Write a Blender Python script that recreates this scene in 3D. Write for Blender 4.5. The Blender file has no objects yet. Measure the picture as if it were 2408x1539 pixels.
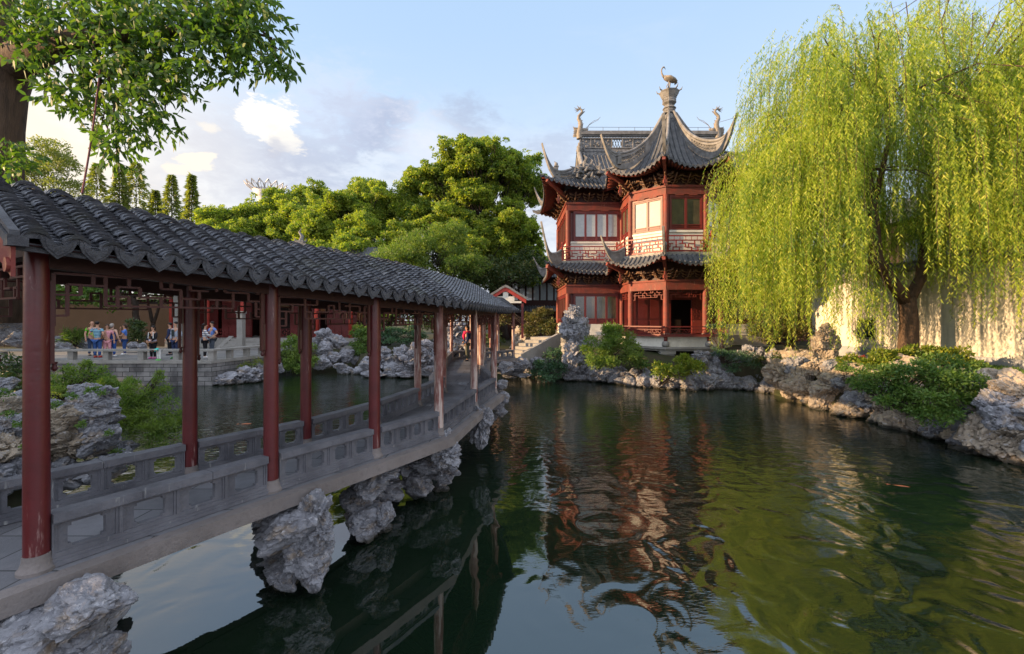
import bpy, bmesh, math, random
import numpy as np
from mathutils import Vector, Matrix, noise
R = math.radians
rnd = random.Random(7)
rng = np.random.default_rng(7)
scene = bpy.context.scene
C = scene.collection

# ------------------------------------------------------------------ camera
EYE = 1.85
F = 1070.0; CX = 1204.0; HY = 752.0            # focal length and horizon in units of a 2408 wide picture
cd = bpy.data.cameras.new('camera'); cam = bpy.data.objects.new('camera', cd); C.objects.link(cam)
cam.location = (0, 0, EYE); cam.rotation_euler = (R(90), 0, 0)
cd.sensor_width = 36; cd.lens = 36 * F / 2408; cd.shift_y = -(769.5 - HY) / 2408
cd.clip_end = 3000; cd.clip_start = .05
scene.camera = cam

# ------------------------------------------------------------------ light
SUN_AZ, SUN_EL = -98, 12.5                        # degrees from +Y, clockwise
a_, e_ = R(SUN_AZ), R(SUN_EL)
SUN = Vector((math.sin(a_) * math.cos(e_), math.cos(a_) * math.cos(e_), math.sin(e_)))
sl = bpy.data.lights.new('sun', 'SUN'); sl.energy = 5.0; sl.angle = R(.5); sl.color = (1, .66, .34)
so = bpy.data.objects.new('sun', sl); C.objects.link(so)
so.rotation_euler = (-SUN).to_track_quat('-Z', 'Y').to_euler()
w = bpy.data.worlds.new('World'); scene.world = w; w.use_nodes = True
scene.view_settings.view_transform = 'Standard'; scene.view_settings.look = 'None'
scene.view_settings.exposure = 1.35; scene.view_settings.gamma = 1


class NT:
    """small wrapper that makes node trees short to write"""
    def __init__(s, tree): s.t = tree; tree.nodes.clear()
    def n(s, typ, ins=None, **kw):
        nd = s.t.nodes.new(typ)
        for k, v in kw.items(): setattr(nd, k, v)
        for k, v in (ins or {}).items():
            if isinstance(v, bpy.types.NodeSocket): s.t.links.new(v, nd.inputs[k])
            else: nd.inputs[k].default_value = v
        return nd
    def math(s, op, a, b=0, c=0, clamp=False):
        return s.n('ShaderNodeMath', {0: a, 1: b, 2: c}, operation=op, use_clamp=clamp).outputs[0]
    def mix(s, f, a, b, blend='MIX'):
        nd = s.n('ShaderNodeMix', data_type='RGBA', blend_type=blend, clamp_factor=True)
        for k, v in ((0, f), (6, a), (7, b)):
            if isinstance(v, bpy.types.NodeSocket): s.t.links.new(v, nd.inputs[k])
            elif k and len(v) == 3: nd.inputs[k].default_value = (*v, 1)
            else: nd.inputs[k].default_value = v
        return nd.outputs[2]
    def noise(s, vec, scale, detail=4, rough=.55, dist=0):
        return s.n('ShaderNodeTexNoise', {'Vector': vec, 'Scale': scale, 'Detail': detail, 'Roughness': rough, 'Distortion': dist}).outputs[0]
    def ramp(s, f, lo, hi):
        nd = s.n('ShaderNodeMapRange', {0: f, 1: lo, 2: hi}, interpolation_type='SMOOTHSTEP'); return nd.outputs[0]


def make_world():
    t = NT(w.node_tree)
    tc = t.n('ShaderNodeTexCoord').outputs['Generated']
    sky = t.n('ShaderNodeTexSky', sky_type='NISHITA', sun_disc=False, sun_elevation=R(SUN_EL), sun_rotation=R(SUN_AZ),
              air_density=1.0, dust_density=.7, ozone_density=1.6, altitude=0)
    col = t.mix(1.0, sky.outputs[0], (.12, .12, .12), 'MULTIPLY')
    sep = t.n('ShaderNodeSeparateXYZ', {0: tc})
    # soften the clear sky towards a bright even blue
    hz = t.ramp(sep.outputs[2], 0.0, .60)
    base = t.mix(hz, (.62, .66, .70), (.33, .46, .64))
    col = t.mix(.80, col, base)
    mp = t.n('ShaderNodeMapping', {0: tc, 3: (1, 1, 2.2)}).outputs[0]
    nz = t.noise(mp, 3.4, 8, .60, .3)
    nz2 = t.noise(mp, 17.0, 8, .62, .25)
    nz3 = t.noise(mp, 52.0, 6, .62, .2)
    mp2 = t.n('ShaderNodeMapping', {0: tc, 2: (0, .5, .3), 3: (1, 5, 5)}).outputs[0]
    st = t.math('MULTIPLY', t.ramp(t.noise(mp2, 2.0, 5, .6, .6), .5, .8), .22)
    col = t.mix(st, col, (.42, .48, .56))
    def blob(u, v, r, c, am, amp=.55, soft=.3, sq=1.5):
        nonlocal col
        d = Vector(((u - CX), F, (HY - v))).normalized()
        dv = t.n('ShaderNodeVectorMath', {0: tc, 1: d}, operation='SUBTRACT').outputs[0]
        dv = t.n('ShaderNodeMapping', {0: dv, 3: (1, 1, sq)}).outputs[0]
        ln = t.n('ShaderNodeVectorMath', {0: dv}, operation='LENGTH').outputs['Value']
        q = t.math('DIVIDE', ln, r)
        q = t.math('ADD', q, t.math('MULTIPLY', t.math('SUBTRACT', nz2, .5), amp * 3.6))
        q = t.math('ADD', q, t.math('MULTIPLY', t.math('SUBTRACT', nz, .5), amp * 2.2))
        q = t.math('ADD', q, t.math('MULTIPLY', t.math('SUBTRACT', nz3, .5), amp * 1.2))
        m = t.math('MULTIPLY', t.ramp(q, 1.0, 1.0 - soft), am)
        col = t.mix(m, col, c)
    # lavender cloud bank low over the trees
    bank = t.math('ADD', sep.outputs[2], t.math('MULTIPLY', t.math('SUBTRACT', nz, .5), -.34))
    bm_ = t.math('MULTIPLY', t.ramp(bank, .46, .18), t.ramp(sep.outputs[0], .50, -.05))
    col = t.mix(t.math('MULTIPLY', bm_, .85), col, t.mix(t.ramp(nz2, .30, .70), (.34, .365, .44), (.50, .51, .54)))
    blob(865, 300, .11, (.26, .295, .40), .8, .5, .7)
    blob(930, 270, .06, (.26, .295, .40), .6, .5, .7)
    blob(1090, 280, .09, (.27, .31, .41), .65, .5, .8)
    blob(720, 370, .12, (.29, .32, .41), .6, .4, .8)
    blob(1300, 360, .09, (.30, .34, .44), .5, .5, .8)
    blob(400, 250, .20, (.46, .49, .56), .6, .5, .9)
    blob(780, 250, .16, (.44, .48, .57), .5, .5, .9)
    blob(1010, 330, .12, (.52, .54, .60), .6, .5, .9)
    blob(560, 360, .14, (.36, .38, .45), .5, .4, .8)
    blob(640, 296, .046, (.64, .62, .58), 1, .75, .35, 1.1)
    blob(598, 292, .032, (.64, .62, .58), .95, .8, .4, 1.2)
    blob(676, 335, .034, (.58, .56, .53), .85, .8, .5, 1.2)
    blob(650, 352, .040, (.34, .36, .43), .7, .6, .9, 1.6)
    blob(492, 300, .022, (.56, .54, .51), .8, .8, .6, 2)
    blob(462, 378, .030, (.60, .57, .51), .95, .8, .5, 1.4)
    blob(420, 400, .026, (.58, .55, .50), .85, .8, .6, 2.4)
    blob(110, 330, .12, (.64, .58, .50), .85, .6, .9)
    blob(60, 270, .07, (.62, .57, .50), .8, .7, .9)
    # warm glow near the sun behind the left trees
    sd = t.n('ShaderNodeVectorMath', {0: tc, 1: Vector((-.85, .50, .12)).normalized()}, operation='DOT_PRODUCT').outputs['Value']
    col = t.mix(t.math('MULTIPLY', t.ramp(sd, .80, 1.0), .45), col, (.72, .62, .48))
    # bright cloud added behind the camera as fill light for shaded fronts
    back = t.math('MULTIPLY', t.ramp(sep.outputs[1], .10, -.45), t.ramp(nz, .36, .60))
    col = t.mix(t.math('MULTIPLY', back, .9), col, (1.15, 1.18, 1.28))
    # more fill light: bright cloud added overhead, above the view
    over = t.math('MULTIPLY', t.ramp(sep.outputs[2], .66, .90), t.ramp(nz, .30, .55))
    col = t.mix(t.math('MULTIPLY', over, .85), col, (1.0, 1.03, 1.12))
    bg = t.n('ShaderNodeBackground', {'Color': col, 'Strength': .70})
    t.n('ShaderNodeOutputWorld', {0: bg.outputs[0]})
make_world()

# ------------------------------------------------------------------ materials
MATS = {}
def mat(name, col, rough=.8, var=None, vscale=3, bump=0, bscale=12, spec=.4, extra=None, coord='Object', stretch=(1, 1, 1), metal=0):
    """principled with two-scale colour variation and bump"""
    m = bpy.data.materials.new(name); m.use_nodes = True; t = NT(m.node_tree)
    tc = t.n('ShaderNodeTexCoord').outputs[coord]
    mp = t.n('ShaderNodeMapping', {0: tc, 3: stretch}).outputs[0]
    c = t.n('ShaderNodeRGB').outputs[0]; c.default_value = (*col, 1)
    if var:
        n1 = t.noise(mp, vscale, 6, .62)
        c = t.mix(t.ramp(n1, .35, .68), col, var)
        n2 = t.noise(mp, vscale * 7, 4, .6)
        dk = tuple(k * .6 for k in col)
        c = t.mix(t.math('MULTIPLY', t.ramp(n2, .5, .75), .45), c, dk)
    if extra: c = extra(t, mp, c)
    ins = {'Base Color': c, 'Roughness': rough, 'Specular IOR Level': spec, 'Metallic': metal}
    if bump:
        h = t.math('ADD', t.noise(mp, bscale, 6, .6), t.math('MULTIPLY', t.noise(mp, bscale * 4.3, 3, .6), .35))
        ins['Normal'] = t.n('ShaderNodeBump', {'Strength': bump, 'Distance': .03 if name.startswith('rock') else .02, 'Height': h}).outputs[0]
    b = t.n('ShaderNodeBsdfPrincipled', ins)
    t.n('ShaderNodeOutputMaterial', {0: b.outputs[0]})
    MATS[name] = m
    return m

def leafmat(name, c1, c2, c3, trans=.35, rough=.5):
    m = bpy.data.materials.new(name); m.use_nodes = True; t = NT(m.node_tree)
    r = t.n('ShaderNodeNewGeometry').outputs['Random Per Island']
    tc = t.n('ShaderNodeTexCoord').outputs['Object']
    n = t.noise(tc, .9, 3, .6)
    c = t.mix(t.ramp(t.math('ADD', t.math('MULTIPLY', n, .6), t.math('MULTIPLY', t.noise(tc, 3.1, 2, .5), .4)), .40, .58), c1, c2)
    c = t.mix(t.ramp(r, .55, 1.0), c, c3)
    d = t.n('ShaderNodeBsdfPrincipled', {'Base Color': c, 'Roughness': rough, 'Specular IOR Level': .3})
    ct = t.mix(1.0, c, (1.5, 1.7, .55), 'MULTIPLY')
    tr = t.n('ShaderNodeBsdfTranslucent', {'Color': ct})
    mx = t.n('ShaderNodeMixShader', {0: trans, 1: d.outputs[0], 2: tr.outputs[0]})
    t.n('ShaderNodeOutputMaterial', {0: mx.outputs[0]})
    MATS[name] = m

def ex_streak(col2, lo=.55, hi=.68, zfade=None):
    """worn paint: pale vertical streaks, more of them near the foot when zfade is given"""
    def f(t, mp, c):
        m2 = t.n('ShaderNodeMapping', {0: mp, 3: (14, 14, 1.6)}).outputs[0]
        n = t.noise(m2, 1.0, 6, .65, .3)
        if zfade:
            z = t.n('ShaderNodeSeparateXYZ', {0: mp}).outputs[2]
            n = t.math('ADD', n, t.math('MULTIPLY', t.ramp(z, zfade, 0.0), .055))
        return t.mix(t.ramp(n, lo, hi), c, col2)
    return f

def ex_blocks(sx, sz, mortar, amt=.7):
    """coursed stone blocks on walls facing any way round"""
    def f(t, mp, c):
        s = t.n('ShaderNodeSeparateXYZ', {0: mp})
        u = t.math('ADD', s.outputs[0], s.outputs[1])
        v = t.n('ShaderNodeCombineXYZ', {0: u, 1: s.outputs[2], 2: 0}).outputs[0]
        b = t.n('ShaderNodeTexBrick', {'Vector': v, 'Color1': (1, 1, 1, 1), 'Color2': (.62, .6, .6, 1), 'Mortar': (0, 0, 0, 1), 'Scale': 1.0,
                'Mortar Size': .012, 'Brick Width': sx, 'Row Height': sz})
        c = t.mix(1.0, c, b.outputs[0], 'MULTIPLY')
        return t.mix(t.math('MULTIPLY', b.outputs[1], t.math('MULTIPLY', t.ramp(t.noise(mp, 1.2, 4, .6), .3, .6), amt)), c, mortar)
    return f

def ex_paving(size, mortar):
    def f(t, mp, c):
        b = t.n('ShaderNodeTexBrick', {'Vector': mp, 'Color1': (1, 1, 1, 1), 'Color2': (.7, .7, .7, 1), 'Mortar': (0, 0, 0, 1), 'Scale': 1.0,
                'Mortar Size': .008, 'Brick Width': size, 'Row Height': size * .6})
        c = t.mix(1.0, c, b.outputs[0], 'MULTIPLY')
        return t.mix(t.math('MULTIPLY', b.outputs[1], .7), c, mortar)
    return f

def ex_rock(t, mp, c):
    v = t.n('ShaderNodeTexVoronoi', {'Vector': t.n('ShaderNodeVectorMath', {0: mp, 1: t.n('ShaderNodeTexNoise', {'Vector': mp, 'Scale': 2.2}).outputs[1]}, operation='ADD').outputs[0], 'Scale': 3.2}, feature='DISTANCE_TO_EDGE').outputs[0]
    c = t.mix(t.math('MULTIPLY', t.ramp(v, .03, .0), t.ramp(t.noise(mp, 1.1, 2), .45, .6)), c, (.05, .048, .045))
    n = t.noise(mp, 1.6, 4, .6)
    c = t.mix(t.math('MULTIPLY', t.ramp(n, .52, .72), .6), c, (.34, .26, .18))
    wz = t.n('ShaderNodeSeparateXYZ', {0: t.n('ShaderNodeNewGeometry').outputs['Position']}).outputs[2]
    n3 = t.noise(mp, 5.5, 5, .7)
    c = t.mix(t.math('MULTIPLY', t.ramp(n3, .56, .64), .55), c, (.46, .46, .49))
    wet = t.ramp(t.math('ADD', wz, t.math('MULTIPLY', t.noise(mp, 3, 3), .12)), -.93, -1.07)
    c = t.mix(wet, c, (.045, .042, .034))
    return c

def ex_tile(t, mp, c):
    r = t.n('ShaderNodeNewGeometry').outputs['Random Per Island']
    c = t.mix(t.ramp(r, .35, 1.0), c, (.085, .089, .108)); c = t.mix(t.math('MULTIPLY', t.ramp(r, .97, 1.0), .8), c, (.16, .16, .17))
    return t.mix(t.math('MULTIPLY', t.ramp(t.noise(mp, 2.2, 5, .6), .5, .7), .5), c, (.06, .062, .045))
mat('tile', (.045, .048, .060), .42, (.028, .028, .036), 5, .4, 30, .6, ex_tile)
mat('tile_edge', (.092, .095, .108), .65, (.05, .05, .058), 8, .7, 40, .3)
mat('pav_tile', (.10, .105, .115), .7, (.055, .058, .065), 4, .5, 20, .3)
mat('ridge', (.21, .205, .205), .8, (.12, .115, .11), 3, .5, 20, .3)
mat('column', (.100, .013, .016), .34, (.070, .010, .012), 3, .15, 9, .5, ex_streak((.30, .19, .18), .63, .73, 1.1))
mat('column_worn', (.15, .040, .034), .6, (.25, .15, .13), 3, .3, 14, .35, ex_streak((.42, .34, .31), .50, .64, 1.6))
mat('darkwood', (.040, .011, .010), .55, (.035, .010, .008), 4, .2, 20, .35)
mat('lattice', (.055, .011, .010), .5, (.06, .010, .009), 6, .1, 20, .4)
mat('redwood', (.155, .032, .026), .55, (.19, .026, .018), 3, .3, 18, .35, ex_streak((.36, .20, .15), .64, .72))
mat('redbeam', (.125, .038, .030), .65, (.20, .04, .028), 2.4, .3, 18, .3, ex_streak((.30, .18, .13), .60, .72))
mat('railred', (.20, .024, .022), .5, (.20, .02, .018), 3, .1, 18, .4)
mat('sash', (.12, .016, .015), .45, (.11, .012, .011), 3, .1, 18, .4)
mat('bracket', (.065, .022, .014), .6, (.12, .05, .024), 6, .2, 20, .3)
mat('gilt', (.17, .09, .04), .5, (.10, .05, .03), 6, .2, 20, .5)
mat('deckstone', (.19, .19, .21), .75, (.13, .13, .145), 1.3, .35, 40, .35, ex_paving(.9, (.06, .06, .065)))
mat('railstone', (.135, .135, .155), .75, (.08, .08, .095), 2.5, .5, 40, .35, ex_streak((.30, .30, .30), .62, .74))
mat('beamstone', (.165, .145, .14), .85, (.21, .185, .18), 1.8, .6, 45, .25)
mat('palestone', (.28, .27, .255), .8, (.21, .20, .185), 1.8, .4, 30, .3)
mat('terracestone', (.21, .205, .20), .85, (.17, .165, .16), 1.0, .4, 30, .25, ex_paving(.7, (.07, .07, .07)))
mat('wallstone', (.25, .245, .245), .9, (.11, .11, .115), 1.6, .5, 22, .2, ex_blocks(.62, .21, (.05, .05, .05)))
mat('rock', (.25, .255, .285), .72, (.13, .13, .15), 2.0, .9, 6, .3, ex_rock)
mat('rockwarm', (.36, .30, .235), .8, (.19, .16, .13), 2.2, 1.0, 9, .25, ex_rock)
mat('plaster', (.60, .56, .48), .9, (.42, .39, .34), .8, .3, 14, .2, lambda t, mp, c: t.mix(t.math('MULTIPLY', t.ramp(t.noise(t.n('ShaderNodeMapping', {0: mp, 3: (3.5, 3.5, .45)}).outputs[0], 1.0, 6, .65), .50, .75), .55), c, (.26, .25, .22)))
mat('dado', (.34, .35, .38), .85, (.25, .26, .29), 1.2, .3, 20, .2)
mat('cream', (.70, .67, .60), .9, (.55, .52, .46), 1.2, .2, 20, .2)
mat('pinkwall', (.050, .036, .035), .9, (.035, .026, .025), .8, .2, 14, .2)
mat('redpaint', (.42, .05, .035), .6, (.32, .04, .03), 3, .2, 14, .3)
mat('curtain', (.44, .43, .38), .10, (.38, .37, .33), 1.5, 0, 10, .6)
mat('skyglass', (.34, .37, .38), .06, (.28, .31, .32), 1.2, 0, 10, .8)
mat('darkglass', (.045, .04, .032), .08, (.09, .075, .05), 1.2, 0, 10, .7)
mat('interior', (.012, .006, .005), .9)
mat('bronze', (.16, .135, .11), .55, (.24, .21, .17), 8, .4, 30, .4)
mat('bark', (.10, .065, .045), .9, (.055, .038, .028), 4, 1.0, 9, .2, None, 'Object', (3, 3, .6))
mat('bark_dark', (.055, .040, .034), .9, (.03, .024, .02), 4, 1.0, 9, .2, None, 'Object', (2, 2, .8))
mat('soil', (.060, .050, .035), .95, (.035, .045, .018), .7, .6, 6, .1)
mat('steel', (.75, .72, .70), .5, (.45, .42, .42), 2)
mat('cable', (.03, .03, .035), .6)
mat('rope', (.11, .02, .03), .8, (.06, .015, .02), 30)
mat('koi', (.38, .10, .025), .35, (.30, .07, .02), 8)
mat('flower', (.7, .05, .03), .6)

leafmat('leaf_camphor', (.095, .165, .034), (.23, .29, .045), (.36, .37, .055), .42)
leafmat('leaf_green', (.050, .100, .022), (.085, .135, .028), (.11, .15, .03), .32)
leafmat('leaf_feather', (.085, .155, .030), (.14, .20, .045), (.17, .22, .05), .40)
leafmat('leaf_willow', (.10, .18, .032), (.29, .36, .042), (.46, .46, .09), .45)
leafmat('leaf_near', (.050, .105, .024), (.075, .14, .026), (.12, .18, .03), .40, .55)
leafmat('leaf_bush', (.060, .125, .030), (.090, .160, .032), (.13, .18, .04), .30)
leafmat('leaf_blue', (.035, .085, .050), (.055, .115, .060), (.07, .13, .06), .2)
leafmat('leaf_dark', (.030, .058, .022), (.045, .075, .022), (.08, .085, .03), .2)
leafmat('leaf_brown', (.085, .070, .025), (.07, .085, .022), (.12, .10, .03), .25)
leafmat('leaf_yellow', (.11, .17, .022), (.16, .21, .028), (.24, .24, .03), .35)
leafmat('leaf_cypress', (.13, .165, .05), (.18, .20, .055), (.22, .22, .07), .45)
leafmat('grass', (.09, .14, .02), (.14, .18, .03), (.2, .18, .04), .3)

def water_mat():
    m = bpy.data.materials.new('water'); m.use_nodes = True; t = NT(m.node_tree)
    pos = t.n('ShaderNodeNewGeometry').outputs['Position']
    s = t.n('ShaderNodeSeparateXYZ', {0: pos})
    x, y = s.outputs[0], s.outputs[1]
    # wind reaches the middle and right of the pond, the near left lies calm
    side = t.math('SUBTRACT', x, t.math('MULTIPLY', y, -.02))
    open_ = t.ramp(t.math('ADD', side, t.math('MULTIPLY', t.noise(pos, .35, 2), 2.0)), .6, 4.0)
    far = t.ramp(y, 5.0, 13.0)
    left = t.ramp(x, -2.5, -5)
    amp = t.math('MAXIMUM', t.math('MULTIPLY', open_, .9), t.math('MULTIPLY', far, .85))
    amp = t.math('ADD', t.math('MAXIMUM', amp, t.math('MULTIPLY', left, .5)), .03)
    m1 = t.n('ShaderNodeMapping', {0: pos, 2: (0, 0, .25), 3: (1.15, 1.0, 1)}).outputs[0]
    big = t.noise(m1, 1.5, 1.0, .35, 1.1)
    m2 = t.n('ShaderNodeMapping', {0: pos, 2: (0, 0, -.2), 3: (1.0, 2.6, 1)}).outputs[0]
    mid = t.noise(m2, 3.6, 2, .45, .3)
    m3 = t.n('ShaderNodeMapping', {0: pos, 3: (1.3, 3.4, 1)}).outputs[0]
    fine = t.noise(m3, 9.0, 2, .5, .2)
    gust = t.math('MULTIPLY', t.ramp(y, 10, 17), t.ramp(t.noise(pos, .5, 2), .45, .6))
    h = t.math('ADD', t.math('MULTIPLY', big, t.math('ADD', .016, t.math('MULTIPLY', t.ramp(y, 12, 6), .038))), t.math('MULTIPLY', mid, t.math('ADD', .002, t.math('MULTIPLY', t.ramp(y, 4.5, 11), .0095))))
    h = t.math('ADD', h, t.math('MULTIPLY', fine, t.math('ADD', .0019, t.math('MULTIPLY', gust, .0045))))
    h = t.math('MULTIPLY', h, amp)
    bp = t.n('ShaderNodeBump', {'Strength': 1.0, 'Distance': 1.0, 'Height': h}).outputs[0]
    murk = t.mix(t.ramp(t.noise(pos, .25, 3), .35, .65), (.0045, .011, .006), (.007, .016, .008))
    b = t.n('ShaderNodeBsdfPrincipled', {'Base Color': murk, 'Roughness': .012, 'IOR': 2.25, 'Specular IOR Level': .5, 'Normal': bp})
    t.n('ShaderNodeOutputMaterial', {0: b.outputs[0]})
    MATS['water'] = m
water_mat()

# ------------------------------------------------------------------ object helpers
def P(u, v, d):
    """point seen at picture position u,v lying d metres ahead"""
    return Vector(((u - CX) / F * d, d, EYE + (HY - v) / F * d))

def thing(name, label, cat, loc, group=None, kind=None):
    o = bpy.data.objects.new(name, None); C.objects.link(o); o.location = loc; o.empty_display_size = .2
    o['label'] = label; o['category'] = cat
    if group: o['group'] = group
    if kind: o['kind'] = kind
    return o
def tag(o, label, cat, group=None, kind=None):
    o['label'] = label; o['category'] = cat
    if group: o['group'] = group
    if kind: o['kind'] = kind
    return o
def rootloc(p):
    while p.parent: p = p.parent
    return p.location

def npmesh(name, V, Fq, mat_, parent=None, smooth=False, loc=None):
    """fast mesh from arrays: V (n,3), Fq (m,k) faces with k corners"""
    V = np.asarray(V, dtype=np.float32).reshape(-1, 3)
    Fq = np.asarray(Fq, dtype=np.int32)
    me = bpy.data.meshes.new(name)
    base = Vector((0, 0, 0))
    if parent is not None: base = rootloc(parent)
    elif loc is not None: base = Vector(loc)
    V = V - np.array(base, dtype=np.float32)
    me.vertices.add(len(V)); me.vertices.foreach_set('co', V.ravel())
    k = Fq.shape[1]; me.loops.add(Fq.size); me.loops.foreach_set('vertex_index', Fq.ravel())
    me.polygons.add(len(Fq)); me.polygons.foreach_set('loop_start', np.arange(0, Fq.size, k, dtype=np.int32))
    if smooth: me.polygons.foreach_set('use_smooth', np.ones(len(Fq), dtype=bool))
    me.update(calc_edges=True)
    me.materials.append(MATS[mat_])
    o = bpy.data.objects.new(name, me); C.objects.link(o)
    if parent is not None: o.parent = parent
    elif loc is not None: o.location = base
    return o

class MB:
    def __init__(s): s.v = []; s.f = []
    def add(s, vs, fs):
        b = len(s.v); s.v += [tuple(p) for p in vs]; s.f += [tuple(i + b for i in q) for q in fs]
    def hexa(s, c, a, b, d):
        """box from a corner and three edge vectors"""
        c, a, b, d = Vector(c), Vector(a), Vector(b), Vector(d)
        vs = [c, c + a, c + a + b, c + b, c + d, c + a + d, c + a + b + d, c + b + d]
        fs = [(0, 3, 2, 1), (4, 5, 6, 7), (0, 1, 5, 4), (1, 2, 6, 5), (2, 3, 7, 6), (3, 0, 4, 7)]
        if a.cross(b).dot(d) < 0: fs = [q[::-1] for q in fs]
        s.add(vs, fs)
    def box(s, c, sx, sy, sz, rz=0):
        ca, sa = math.cos(rz), math.sin(rz)
        a = Vector((ca, sa, 0)) * sx; b = Vector((-sa, ca, 0)) * sy; d = Vector((0, 0, sz))
        s.hexa(Vector(c) - a / 2 - b / 2 - d / 2, a, b, d)
    def bar(s, p, q, wd, h, up=(0, 0, 1)):
        p, q = Vector(p), Vector(q); d = q - p
        if d.length < 1e-6: return
        side = d.cross(Vector(up))
        if side.length < 1e-6: side = d.cross(Vector((1, 0, 0)))
        side.normalize(); u = side.cross(d).normalized()
        s.hexa(p - side * wd / 2 - u * h / 2, d, side * wd, u * h)
    def tube(s, path, rad, n=8, cap=True):
        path = [Vector(p) for p in path]; m = len(path)
        if not hasattr(rad, '__len__'): rad = [rad] * m
        b = len(s.v); t0 = (path[1] - path[0]).normalized()
        nrm = t0.orthogonal().normalized()
        for i, p in enumerate(path):
            t = (path[min(i + 1, m - 1)] - path[max(i - 1, 0)])
            t = t.normalized() if t.length > 1e-9 else t0
            nrm = (nrm - t * nrm.dot(t))
            nrm = nrm.normalized() if nrm.length > 1e-6 else t.orthogonal().normalized()
            bn = t.cross(nrm)
            for k in range(n):
                a = 2 * math.pi * k / n
                s.v.append(tuple(p + (nrm * math.cos(a) + bn * math.sin(a)) * rad[i]))
        for i in range(m - 1):
            for k in range(n):
                k2 = (k + 1) % n
                s.f.append((b + i * n + k, b + i * n + k2, b + (i + 1) * n + k2, b + (i + 1) * n + k))
        if cap:
            s.f.append(tuple(b + k for k in range(n))[::-1]); s.f.append(tuple(b + (m - 1) * n + k for k in range(n)))
    def lathe(s, c, prof, n=16, rot=0, sx=1, sy=1):
        """prof: (radius, height above c) from bottom to top"""
        b = len(s.v); c = Vector(c); m = len(prof)
        for r, z in prof:
            for k in range(n):
                a = 2 * math.pi * k / n + rot
                s.v.append((c.x + r * math.cos(a) * sx, c.y + r * math.sin(a) * sy, c.z + z))
        for i in range(m - 1):
            for k in range(n):
                k2 = (k + 1) % n
                s.f.append((b + i * n + k, b + i * n + k2, b + (i + 1) * n + k2, b + (i + 1) * n + k))
        s.f.append(tuple(b + k for k in range(n))[::-1]); s.f.append(tuple(b + (m - 1) * n + k for k in range(n)))
    def prism(s, pts, off):
        """flat polygon pts (3d) pushed along off"""
        b = len(s.v); n = len(pts); off = Vector(off)
        s.v += [tuple(Vector(p)) for p in pts] + [tuple(Vector(p) + off) for p in pts]
        s.f.append(tuple(b + k for k in range(n))[::-1]); s.f.append(tuple(b + n + k for k in range(n)))
        for k in range(n):
            k2 = (k + 1) % n; s.f.append((b + k, b + k2, b + n + k2, b + n + k))
    def grid(s, S, nu, nv, flip=False):
        b = len(s.v)
        for j in range(nv + 1):
            for i in range(nu + 1): s.v.append(tuple(S(i / nu, j / nv)))
        for j in range(nv):
            for i in range(nu):
                q = (b + j * (nu + 1) + i, b + j * (nu + 1) + i + 1, b + (j + 1) * (nu + 1) + i + 1, b + (j + 1) * (nu + 1) + i)
                s.f.append(q[::-1] if flip else q)
    def ball(s, c, rx, ry, rz, nu=10, nv=7):
        c = Vector(c)
        s.lathe(c, [(max(math.sin(math.pi * j / nv), .02) * 1, -math.cos(math.pi * j / nv) * rz) for j in range(nv + 1)], nu, 0, rx, ry)
    def build(s, name, m, parent=None, smooth=False, loc=None, angle=None):
        me = bpy.data.meshes.new(name)
        base = rootloc(parent) if parent is not None else (Vector(loc) if loc is not None else Vector((0, 0, 0)))
        bx, by, bz = base
        me.from_pydata([(x - bx, y - by, z - bz) for x, y, z in s.v], [], s.f)
        me.materials.append(MATS[m])
        if smooth:
            me.polygons.foreach_set('use_smooth', np.ones(len(me.polygons), dtype=bool))
            if angle: me.set_sharp_from_angle(angle=R(angle))
        me.update()
        o = bpy.data.objects.new(name, me); C.objects.link(o)
        if parent is not None: o.parent = parent
        elif loc is not None: o.location = base
        return o

def lattice(mb, O, U, Wd, H, cell, th, dep, step=0, frame=True, style=0):
    """broken-grid fretwork in the plane O + U*x + Z*z ; step>0 makes it hang lower beside the posts"""
    O, U = Vector(O), Vector(U).normalized(); Z = Vector((0, 0, 1))
    nx = max(4, round(Wd / cell)); ny = max(2, round(H / cell)); cx, cz = Wd / nx, H / ny
    def pt(i, j): return O + U * (i * cx) + Z * (j * cz)
    def low(i):
        if not step: return 0
        e = min(i, nx - i)
        return 0 if e < 1 else (min(ny - 1, round(ny * .5)) if e >= step else round(ny * .28 * e))
    for j in range(ny + 1):
        for i in range(nx):
            lo = max(low(i), low(i + 1)) if step else 0
            if j < lo: continue
            edge = (j == ny) or (j == lo)
            k = (i + (0 if i < nx / 2 else 1) + 2 * j + style) % 4
            if (edge and frame) or k in (0, 1) or (k == 2 and j % 2):
                mb.bar(pt(i, j), pt(i + 1, j), dep, th)
    for i in range(nx + 1):
        for j in range(ny):
            lo = low(i)
            if j < lo: continue
            edge = i in (0, nx)
            k = (2 * i + j + style) % 4
            prev = low(i - 1) if i else 0
            nxt = low(i + 1) if i < nx else 0
            stair = step and (j < max(prev, nxt))
            if (edge and frame) or stair or k in (0, 3) and (i + j) % 3 or k == 1 and i % 3 == 0:
                mb.bar(pt(i, j), pt(i, j + 1), th * .98, dep * .98, up=U)

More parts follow.
